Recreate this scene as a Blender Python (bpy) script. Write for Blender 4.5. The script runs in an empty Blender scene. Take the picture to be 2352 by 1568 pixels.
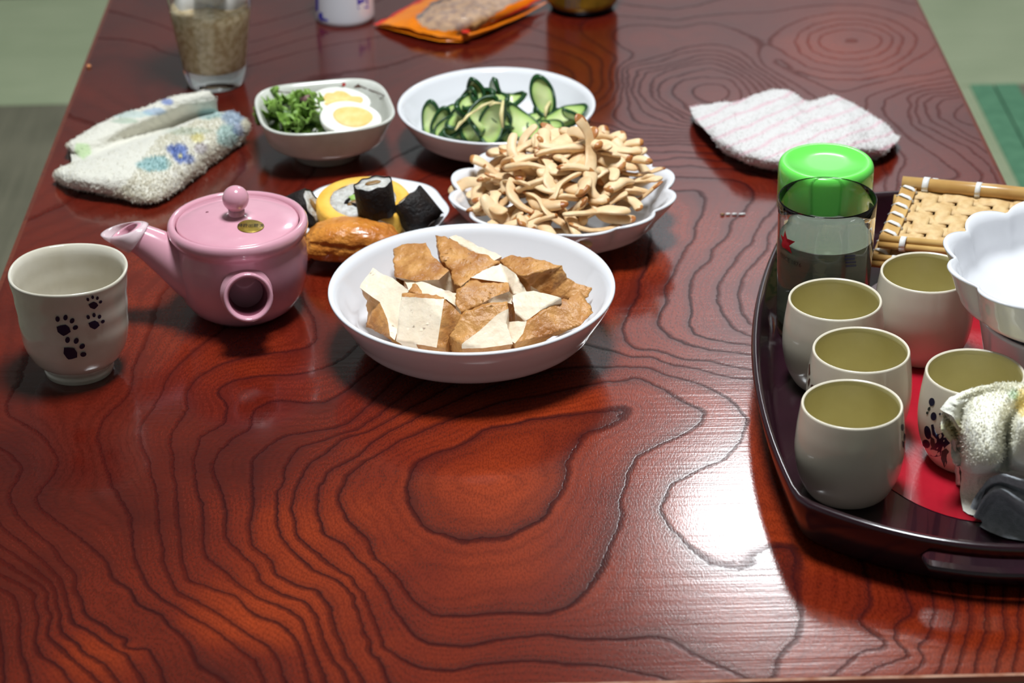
import bpy, bmesh, math, random
import numpy as np
from mathutils import Vector, Matrix, noise as mnoise

random.seed(7)
C = bpy.context.scene.collection
PI = math.pi
T = 0.34                    # height of the table top above the tatami

# ------------------------------------------------------------------ camera
FPX, CAMH = 5400.0, 0.763   # focal length in pixels of a 2352 px wide frame, eye height above the table top
PITCH, YAW, ROLL = 0.49541232, 0.00731727, 0.01798806
_fw = np.array([math.sin(YAW)*math.cos(PITCH), math.cos(YAW)*math.cos(PITCH), -math.sin(PITCH)])
_r0 = np.array([math.cos(YAW), -math.sin(YAW), 0.0])
_u0 = np.cross(_r0, _fw)
_rt = math.cos(ROLL)*_r0 - math.sin(ROLL)*_u0
_up = math.sin(ROLL)*_r0 + math.cos(ROLL)*_u0
EYE = np.array([0.0, 0.0, T + CAMH])

def ray(px, py):
    return _rt*(px-1176)/FPX + _up*(784-py)/FPX + _fw

def P(px, py, h=0.0):
    """World point, h above the table top, that the photograph shows at (px, py)."""
    d = ray(px, py)
    return EYE + d*((h - CAMH)/d[2])

cam = bpy.data.cameras.new('camera')
cam_o = bpy.data.objects.new('camera', cam); C.objects.link(cam_o)
cam.sensor_width = 36.0
cam.lens = FPX/2352*36.0
cam.clip_start = 0.05
cam_o.matrix_world = Matrix(((_rt[0], _up[0], -_fw[0], EYE[0]), (_rt[1], _up[1], -_fw[1], EYE[1]),
                             (_rt[2], _up[2], -_fw[2], EYE[2]), (0, 0, 0, 1)))
cam.dof.use_dof = True
cam.dof.focus_distance = 1.50
cam.dof.aperture_fstop = 9.0
bpy.context.scene.camera = cam_o

# ------------------------------------------------------------------ world, lamps, exposure
sc = bpy.context.scene
sc.view_settings.view_transform = 'Standard'
sc.view_settings.look = 'None'
sc.view_settings.exposure = 0.0
sc.view_settings.gamma = 1.0
sc.view_settings.use_curve_mapping = False
w = bpy.data.worlds.new('World'); sc.world = w; w.use_nodes = True
w.node_tree.nodes['Background'].inputs[0].default_value = (0.55, 0.62, 0.8, 1)
w.node_tree.nodes['Background'].inputs[1].default_value = 0.05
try:
    sc.cycles.use_denoising = True
    sc.cycles.max_bounces = 14
    sc.cycles.transmission_bounces = 14
    sc.cycles.sample_clamp_indirect = 6.0
    sc.cycles.blur_glossy = 0.3
except Exception:
    pass

LAMP_A = (0.04, 1.43, 2.02)        # ceiling lamp over the table
LAMP_B = (0.57, 4.05, 2.20)       # second ceiling lamp farther into the room
def area(name, loc, size, power, col):
    l = bpy.data.lights.new(name, 'AREA'); l.shape = 'DISK'; l.size = size; l.energy = power; l.color = col
    o = bpy.data.objects.new(name, l); C.objects.link(o); o.location = loc
    return o
area('ceiling_light_over_table', (LAMP_A[0], LAMP_A[1], LAMP_A[2]-0.012), 0.42, 40.0, (0.91, 0.965, 1.0))
area('ceiling_light_beyond', (LAMP_B[0], LAMP_B[1], LAMP_B[2]-0.012), 0.40, 11.0, (0.95, 0.97, 1.0))

# ------------------------------------------------------------------ helpers
def srgb(r, g, b):
    f = lambda v: (v/255/12.92) if v/255 <= 0.04045 else ((v/255+0.055)/1.055)**2.4
    return (f(r), f(g), f(b), 1.0)

def new_mat(name):
    m = bpy.data.materials.new(name); m.use_nodes = True
    nt = m.node_tree
    return m, nt, nt.nodes['Principled BSDF']

def mat(name, col, rough=0.5, col2=None, nscale=30.0, bump=0.0, bscale=200.0, coat=0.0, trans=0.0, ior=1.45,
        metal=0.0, sss=0.0, spec=0.5, lo=0.35, hi=0.65, alpha=1.0, sheen=0.0, detail=4.0, stretch=None, sssr=(0.5, 0.3, 0.15), attr=None):
    """Principled material: colour, or two colours mixed by noise, with an optional noise bump."""
    m, nt, b = new_mat(name)
    N, L = nt.nodes, nt.links
    b.inputs['Base Color'].default_value = srgb(*col)
    b.inputs['Roughness'].default_value = rough
    b.inputs['Metallic'].default_value = metal
    b.inputs['IOR'].default_value = ior
    b.inputs['Specular IOR Level'].default_value = spec
    b.inputs['Transmission Weight'].default_value = trans
    b.inputs['Coat Weight'].default_value = coat
    b.inputs['Coat Roughness'].default_value = 0.06
    b.inputs['Alpha'].default_value = alpha
    b.inputs['Sheen Weight'].default_value = sheen
    if sss:
        b.inputs['Subsurface Weight'].default_value = sss
        b.inputs['Subsurface Radius'].default_value = sssr
        b.inputs['Subsurface Scale'].default_value = 0.006
    tc = N.new('ShaderNodeTexCoord')
    vec = tc.outputs['Object']
    if stretch:
        mp = N.new('ShaderNodeMapping'); mp.inputs['Scale'].default_value = stretch
        L.new(vec, mp.inputs['Vector']); vec = mp.outputs['Vector']
    if col2 is not None:
        n = N.new('ShaderNodeTexNoise'); n.inputs['Scale'].default_value = nscale; n.inputs['Detail'].default_value = detail
        L.new(vec, n.inputs['Vector'])
        r = N.new('ShaderNodeValToRGB')
        r.color_ramp.elements[0].position = lo; r.color_ramp.elements[1].position = hi
        r.color_ramp.elements[0].color = srgb(*col); r.color_ramp.elements[1].color = srgb(*col2)
        L.new(n.outputs['Fac'], r.inputs['Fac']); L.new(r.outputs['Color'], b.inputs['Base Color'])
    if attr:
        a = N.new('ShaderNodeAttribute'); a.attribute_name = attr
        L.new(a.outputs['Color'], b.inputs['Base Color'])
    if bump:
        n2 = N.new('ShaderNodeTexNoise'); n2.inputs['Scale'].default_value = bscale; n2.inputs['Detail'].default_value = 5
        L.new(vec, n2.inputs['Vector'])
        bp = N.new('ShaderNodeBump'); bp.inputs['Strength'].default_value = bump; bp.inputs['Distance'].default_value = 0.002
        L.new(n2.outputs['Fac'], bp.inputs['Height']); L.new(bp.outputs['Normal'], b.inputs['Normal'])
    return m

def tag(o, label=None, cat=None, group=None, kind=None):
    if label: o['label'] = label
    if cat: o['category'] = cat
    if group: o['group'] = group
    if kind: o['kind'] = kind
    return o

def thing(name, label, cat, loc, group=None):
    o = bpy.data.objects.new(name, None); C.objects.link(o)
    o.empty_display_size = 0.02
    o.location = Vector([float(v) for v in loc])
    return tag(o, label, cat, group)

def mk(name, verts, faces, m, parent=None, org=None, smooth=True, attrs=None, fmat=None):
    """One mesh object. verts in world space when org is given (the root's location), else local."""
    v = np.asarray(verts, dtype=float).reshape(-1, 3)
    o3 = np.zeros(3) if org is None else np.array([float(x) for x in org])
    me = bpy.data.meshes.new(name)
    me.from_pydata((v - o3).tolist(), [], [tuple(int(i) for i in f) for f in faces])
    for mm in (m if isinstance(m, (list, tuple)) else [m]): me.materials.append(mm)
    if smooth: me.polygons.foreach_set('use_smooth', [True]*len(me.polygons))
    if fmat is not None: me.polygons.foreach_set('material_index', [int(i) for i in fmat])
    if attrs:
        for k, a in attrs.items():
            a = np.asarray(a, dtype=float)
            if a.ndim == 1:
                at = me.attributes.new(k, 'FLOAT', 'POINT'); at.data.foreach_set('value', a)
            else:
                if a.shape[1] == 3: a = np.hstack([a, np.ones((len(a), 1))])
                at = me.attributes.new(k, 'FLOAT_COLOR', 'POINT'); at.data.foreach_set('color', a.ravel())
    me.update()
    o = bpy.data.objects.new(name, me); C.objects.link(o)
    if parent is not None: o.parent = parent
    else: o.location = Vector(o3.tolist())
    return o

def fix_normals(o):
    bm = bmesh.new(); bm.from_mesh(o.data)
    bmesh.ops.recalc_face_normals(bm, faces=bm.faces[:])
    bm.to_mesh(o.data); bm.free()
    return o

def subsurf(o, n=1):
    md = o.modifiers.new('subsurf', 'SUBSURF'); md.levels = n; md.render_levels = n
    return o

def lathe(profile, seg=64, shape=None, org=(0, 0, 0)):
    """Surface of revolution. profile: (r, z) list; r == 0 at an end makes a pole. shape(theta, r, z) -> (r, z)."""
    V, F, rows = [], [], []
    for (r, z) in profile:
        if r <= 1e-9:
            V.append((org[0], org[1], org[2]+z)); rows.append([len(V)-1]*seg)
        else:
            row = []
            for k in range(seg):
                a = 2*PI*k/seg
                rr, zz = shape(a, r, z) if shape else (r, z)
                V.append((org[0]+rr*math.cos(a), org[1]+rr*math.sin(a), org[2]+zz)); row.append(len(V)-1)
            rows.append(row)
    for a, b in zip(rows[:-1], rows[1:]):
        for k in range(seg):
            q = [a[k], a[(k+1) % seg], b[(k+1) % seg], b[k]]
            u = []
            for i in q:
                if i not in u: u.append(i)
            if len(u) > 2: F.append(u)
    return V, F

def crom(pts, n):
    """Catmull-Rom through pts (k x d) at n even parameters."""
    p = np.asarray(pts, float); k = len(p)
    t = np.linspace(0, k-1, n); i = np.minimum(t.astype(int), k-2); f = (t-i)[:, None]
    g = lambda j: p[np.clip(j, 0, k-1)]
    a, b, c, d = g(i-1), g(i), g(i+1), g(i+2)
    return 0.5*((2*b) + (c-a)*f + (2*a-5*b+4*c-d)*f*f + (3*b-a-3*c+d)*f**3)

def smooth_profile(pts, n=40):
    return [(max(0.0, a), b) for a, b in crom(pts, n)]

def tube(path, radii, seg=12, flat=1.0, caps=True, twist=0.0):
    """Tube along a path (list of points); radii per point; flat squashes the second axis."""
    p = np.asarray(path, float); n = len(p)
    V, F = [], []
    tg = np.gradient(p, axis=0); tg /= np.linalg.norm(tg, axis=1)[:, None] + 1e-12
    ref = np.array([0, 0, 1.0]) if abs(tg[0][2]) < 0.9 else np.array([1.0, 0, 0])
    x = np.cross(ref, tg[0]); x /= np.linalg.norm(x)
    for i in range(n):
        x = x - tg[i]*np.dot(x, tg[i]); x /= np.linalg.norm(x)
        y = np.cross(tg[i], x)
        for k in range(seg):
            a = 2*PI*k/seg + twist*i/n
            V.append(p[i] + radii[i]*(x*math.cos(a) + y*flat*math.sin(a)))
    for i in range(n-1):
        for k in range(seg):
            F.append((i*seg+k, i*seg+(k+1) % seg, (i+1)*seg+(k+1) % seg, (i+1)*seg+k))
    if caps:
        F.append(tuple(range(seg))[::-1]); F.append(tuple((n-1)*seg+k for k in range(seg)))
    return np.array(V), F

def grid_faces(nr, nc):
    return [(i*nc+j, i*nc+j+1, (i+1)*nc+j+1, (i+1)*nc+j) for i in range(nr-1) for j in range(nc-1)]

def ctrl_surface(ctrl, nr, nc):
    """Smooth surface through a grid of (px, py, h) control points; returns world verts and the interpolated grid."""
    c = np.asarray(ctrl, float)
    a = np.stack([crom(c[:, j], nr) for j in range(c.shape[1])], axis=1)
    b = np.stack([crom(a[i], nc) for i in range(nr)], axis=0)
    flat = b.reshape(-1, 3)
    return np.array([P(*q) for q in flat]), flat

def fbm(p, s, o=3):
    v = 0.0; a = 1.0
    for k in range(o):
        v += a*mnoise.noise(Vector((p[0]*s, p[1]*s, p[2]*s))); s *= 2.1; a *= 0.5
    return v

def grid_normals(v, nr, nc):
    g = np.asarray(v).reshape(nr, nc, 3)
    n = np.cross(np.gradient(g, axis=1), np.gradient(g, axis=0))
    n /= np.linalg.norm(n, axis=2)[:, :, None] + 1e-12
    if n[..., 2].mean() < 0: n = -n
    return n.reshape(-1, 3)

def box(cx, cy, cz, sx, sy, sz, bev=0.0):
    """Box verts/faces with chamfered vertical and horizontal edges when bev > 0."""
    bm = bmesh.new(); bmesh.ops.create_cube(bm, size=1.0)
    for v in bm.verts: v.co = Vector((cx+v.co.x*sx, cy+v.co.y*sy, cz+v.co.z*sz))
    if bev: bmesh.ops.bevel(bm, geom=bm.edges[:], offset=bev, segments=2, affect='EDGES', profile=0.5)
    bm.verts.ensure_lookup_table()
    V = [v.co[:] for v in bm.verts]; F = [[v.index for v in f.verts] for f in bm.faces]
    bm.free(); return V, F

def join(*parts):
    V, F = [], []
    for v, f in parts:
        o = len(V); V += [tuple(x) for x in v]; F += [tuple(i+o for i in q) for q in f]
    return V, F

def copy_tree(o, parent=None):
    c = o.copy(); C.objects.link(c)
    if parent is not None: c.parent = parent
    for ch in list(o.children): copy_tree(ch, c)
    return c

def ell(cx, cy, rx, ry, rot=0.0, n=14):
    return [(cx+rx*math.cos(t)*math.cos(rot)-ry*math.sin(t)*math.sin(rot),
             cy+rx*math.cos(t)*math.sin(rot)+ry*math.sin(t)*math.cos(rot)) for t in [2*PI*k/n for k in range(n)]]

def rfun_of(profile):
    """Outer radius as a function of z from the rising part of a profile."""
    zs = np.array([p[1] for p in profile]); rs = np.array([p[0] for p in profile])
    o = np.argsort(zs); zs, rs = zs[o], rs[o]
    return lambda z: float(np.interp(z, zs, rs))

def hit(px, py, ctr, rf, z0, z1, inside=False):
    """Where the sight line of (px, py) meets the turned wall rf(z) standing at ctr."""
    d = ray(px, py); last = None
    t0 = (ctr[2]+z1+0.02-EYE[2])/d[2]; t1 = (ctr[2]+z0-0.02-EYE[2])/d[2]
    for t in np.linspace(t0, t1, 500):
        p = EYE + d*t; z = p[2]-ctr[2]
        g = math.hypot(p[0]-ctr[0], p[1]-ctr[1]) - rf(min(max(z, z0), z1))
        if last is not None and ((g <= 0 < last and not inside) or (inside and g >= 0 > last)) and z0 <= z <= z1:
            return p
        last = g
    return None

def decal(polys, ctr, rf, z0, z1, off=0.00025, inside=False):
    """Flat print on a turned wall: each polygon (photo pixels) becomes a thin patch lying on the wall."""
    parts = []
    for poly in polys:
        c = np.mean(np.array(poly, float), axis=0)
        rings = [[tuple(c)]] + [[tuple(c+(np.array(q)-c)*s) for q in poly] for s in (0.5, 1.0)]
        pts, ok = [], True
        for rg in rings:
            for q in rg:
                h_ = hit(q[0], q[1], ctr, rf, z0, z1, inside)
                if h_ is None: ok = False; break
                n = np.array([h_[0]-ctr[0], h_[1]-ctr[1], 0.0]); n /= np.linalg.norm(n)
                pts.append(h_ + n*(-off if inside else off))
            if not ok: break
        if not ok: continue
        n = len(poly)
        F = [(0, 1+k, 1+(k+1) % n) for k in range(n)] + [(1+k, 1+n+k, 1+n+(k+1) % n, 1+(k+1) % n) for k in range(n)]
        parts.append((pts, F))
    return join(*parts) if parts else None

# ------------------------------------------------------------------ the room
XL, XR, YN, YF = -0.3594, 0.3979, 1.0221, 2.42       # table edges
M_tatami = None
def tatami_mat(name, col, col2, along_x):
    m, nt, b = new_mat(name); N, L = nt.nodes, nt.links
    tc = N.new('ShaderNodeTexCoord'); mp = N.new('ShaderNodeMapping')
    mp.inputs['Scale'].default_value = (6, 220, 1) if along_x else (220, 6, 1)
    L.new(tc.outputs['Object'], mp.inputs['Vector'])
    n = N.new('ShaderNodeTexNoise'); n.inputs['Scale'].default_value = 1.0; n.inputs['Detail'].default_value = 3
    L.new(mp.outputs['Vector'], n.inputs['Vector'])
    n2 = N.new('ShaderNodeTexNoise'); n2.inputs['Scale'].default_value = 9.0
    L.new(tc.outputs['Object'], n2.inputs['Vector'])
    ad = N.new('ShaderNodeMath'); ad.operation = 'MULTIPLY_ADD'; ad.inputs[1].default_value = 0.5
    L.new(n2.outputs['Fac'], ad.inputs[0]); 
    hf = N.new('ShaderNodeMath'); hf.operation = 'MULTIPLY'; hf.inputs[1].default_value = 0.5
    L.new(n.outputs['Fac'], hf.inputs[0]); L.new(hf.outputs[0], ad.inputs[2])
    r = N.new('ShaderNodeValToRGB'); r.color_ramp.elements[0].position = 0.35; r.color_ramp.elements[1].position = 0.65
    r.color_ramp.elements[0].color = srgb(*col); r.color_ramp.elements[1].color = srgb(*col2)
    L.new(ad.outputs[0], r.inputs['Fac']); L.new(r.outputs['Color'], b.inputs['Base Color'])
    b.inputs['Roughness'].default_value = 0.6
    bp = N.new('ShaderNodeBump'); bp.inputs['Strength'].default_value = 0.3; bp.inputs['Distance'].default_value = 0.001
    L.new(n.outputs['Fac'], bp.inputs['Height']); L.new(bp.outputs['Normal'], b.inputs['Normal'])
    return m
M_tat_light = tatami_mat('tatami_pale', (150, 162, 128), (166, 176, 142), True)
M_tat_dark = tatami_mat('tatami_dark', (98, 96, 78), (122, 118, 98), False)  # darker, browner weave for the near left and right mats
M_heri = mat('mat_border_green', (84, 136, 104), 0.8, (98, 150, 116), 60, bump=0.3, bscale=900)
M_heri_dark = mat('mat_border_dark', (26, 44, 40), 0.8, (34, 54, 48), 60, bump=0.3, bscale=900)
M_wall = mat('plaster', (214, 217, 222), 0.9, (222, 224, 228), 8, bump=0.1, bscale=300)
M_ceil = mat('ceiling_board', (200, 196, 188), 0.8, (208, 204, 196), 6, stretch=(1, 12, 1))
M_wood = mat('dark_wood', (70, 34, 24), 0.35, (92, 46, 30), 20, stretch=(1, 14, 14))

RX0, RX1, RY0, RY1, RZ = -2.2, 2.4, -1.6, 4.55, 2.36
fl = mk('floor', *box((RX0+RX1)/2, (RY0+RY1)/2, -0.03, RX1-RX0, RY1-RY0, 0.04), M_wood, smooth=False); tag(fl, 'tatami floor of the room', kind='structure')
seam_l, seam_r = P(0, 272, -T), P(2300, 206, -T)
ys = float((seam_l[1]+seam_r[1])/2)                # seam between the far row of mats and the near ones
hx0 = float(P(2222, 215, -T)[0]); hx1 = float(P(2335, 212, -T)[0])   # green borders beside the right edge of the table
hxm = (hx0+hx1)/2
def mat_piece(name, x0, x1, y0, y1, m, z1=0.012):
    return mk(name, *box((x0+x1)/2, (y0+y1)/2, z1/2-0.005, x1-x0-0.002, y1-y0-0.002, z1+0.01, 0.0008), m, parent=fl, smooth=False)
mat_piece('tatami_mat', RX0, 0.1, ys, ys+0.95, M_tat_light)
mat_piece('tatami_mat', 0.1, RX1, ys, ys+0.95, M_tat_light)
yb = float(P(100, 14, -T)[1])
mat_piece('mat_border', RX0, RX1, yb, yb+0.05, M_heri_dark, 0.0135)
mat_piece('tatami_mat', RX0, RX1, ys+0.951, RY1, M_tat_light)
mat_piece('tatami_mat', RX0, -0.1, RY0, ys, M_tat_dark)
mat_piece('tatami_mat', -0.1, hxm, RY0, ys, M_tat_light)
mat_piece('tatami_mat', hxm, RX1, RY0, ys, M_tat_dark)
mat_piece('mat_border', hx0, hxm, RY0, ys, M_heri, 0.0135)
mat_piece('mat_border', hxm, hx1, RY0, ys, M_heri, 0.0135)
t_ = 0.05
for nm, b_ in (('wall_left', box(RX0-t_/2, (RY0+RY1)/2, RZ/2, t_, RY1-RY0, RZ)), ('wall_right', box(RX1+t_/2, (RY0+RY1)/2, RZ/2, t_, RY1-RY0, RZ)),
               ('wall_back', box((RX0+RX1)/2, RY1+t_/2, RZ/2, RX1-RX0+2*t_, t_, RZ)), ('wall_front', box((RX0+RX1)/2, RY0-t_/2, RZ/2, RX1-RX0+2*t_, t_, RZ))):
    tag(mk(nm, *b_, M_wall, smooth=False), kind='structure')
tag(mk('ceiling', *box((RX0+RX1)/2, (RY0+RY1)/2, RZ+t_/2, RX1-RX0+2*t_, RY1-RY0+2*t_, t_), M_ceil, smooth=False), kind='structure')
def lamp(loc, rad, label, glow):
    t = thing('ceiling_lamp', label, 'lamp', loc)
    me = mat('lamp_diffuser', (250, 248, 240), 0.4)
    b = me.node_tree.nodes['Principled BSDF']; b.inputs['Emission Color'].default_value = (1, 0.98, 0.94, 1); b.inputs['Emission Strength'].default_value = 1.5
    mw = mat('lamp_shade_white', (235, 235, 235), 0.5)
    bw = mw.node_tree.nodes['Principled BSDF']; bw.inputs['Emission Color'].default_value = (0.93, 0.96, 1, 1); bw.inputs['Emission Strength'].default_value = glow
    top = RZ-loc[2]
    V, F = lathe([(0.0, 0.05), (rad*0.7, 0.05), (rad*1.06, 0.0), (rad*1.06, -0.005), (rad*1.0, -0.003), (0.0, 0.0)], 48, org=loc); mk('lamp_shade', V, F, mw, t, loc)
    V, F = lathe([(0.0, -0.006), (rad*0.97, -0.006), (rad*0.97, -0.002), (0.0, -0.002)], 48, org=loc); mk('diffuser', V, F, me, t, loc)
    V, F = lathe([(0.0, top), (0.05, top), (0.05, 0.05), (0.0, 0.05)], 24, org=loc); mk('mount', V, F, mw, t, loc)
lamp(LAMP_A, 0.26, 'round white ceiling lamp hanging over the low table', 1.0)
lamp(LAMP_B, 0.30, 'round white ceiling lamp farther into the room beyond the table', 1.2)

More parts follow.
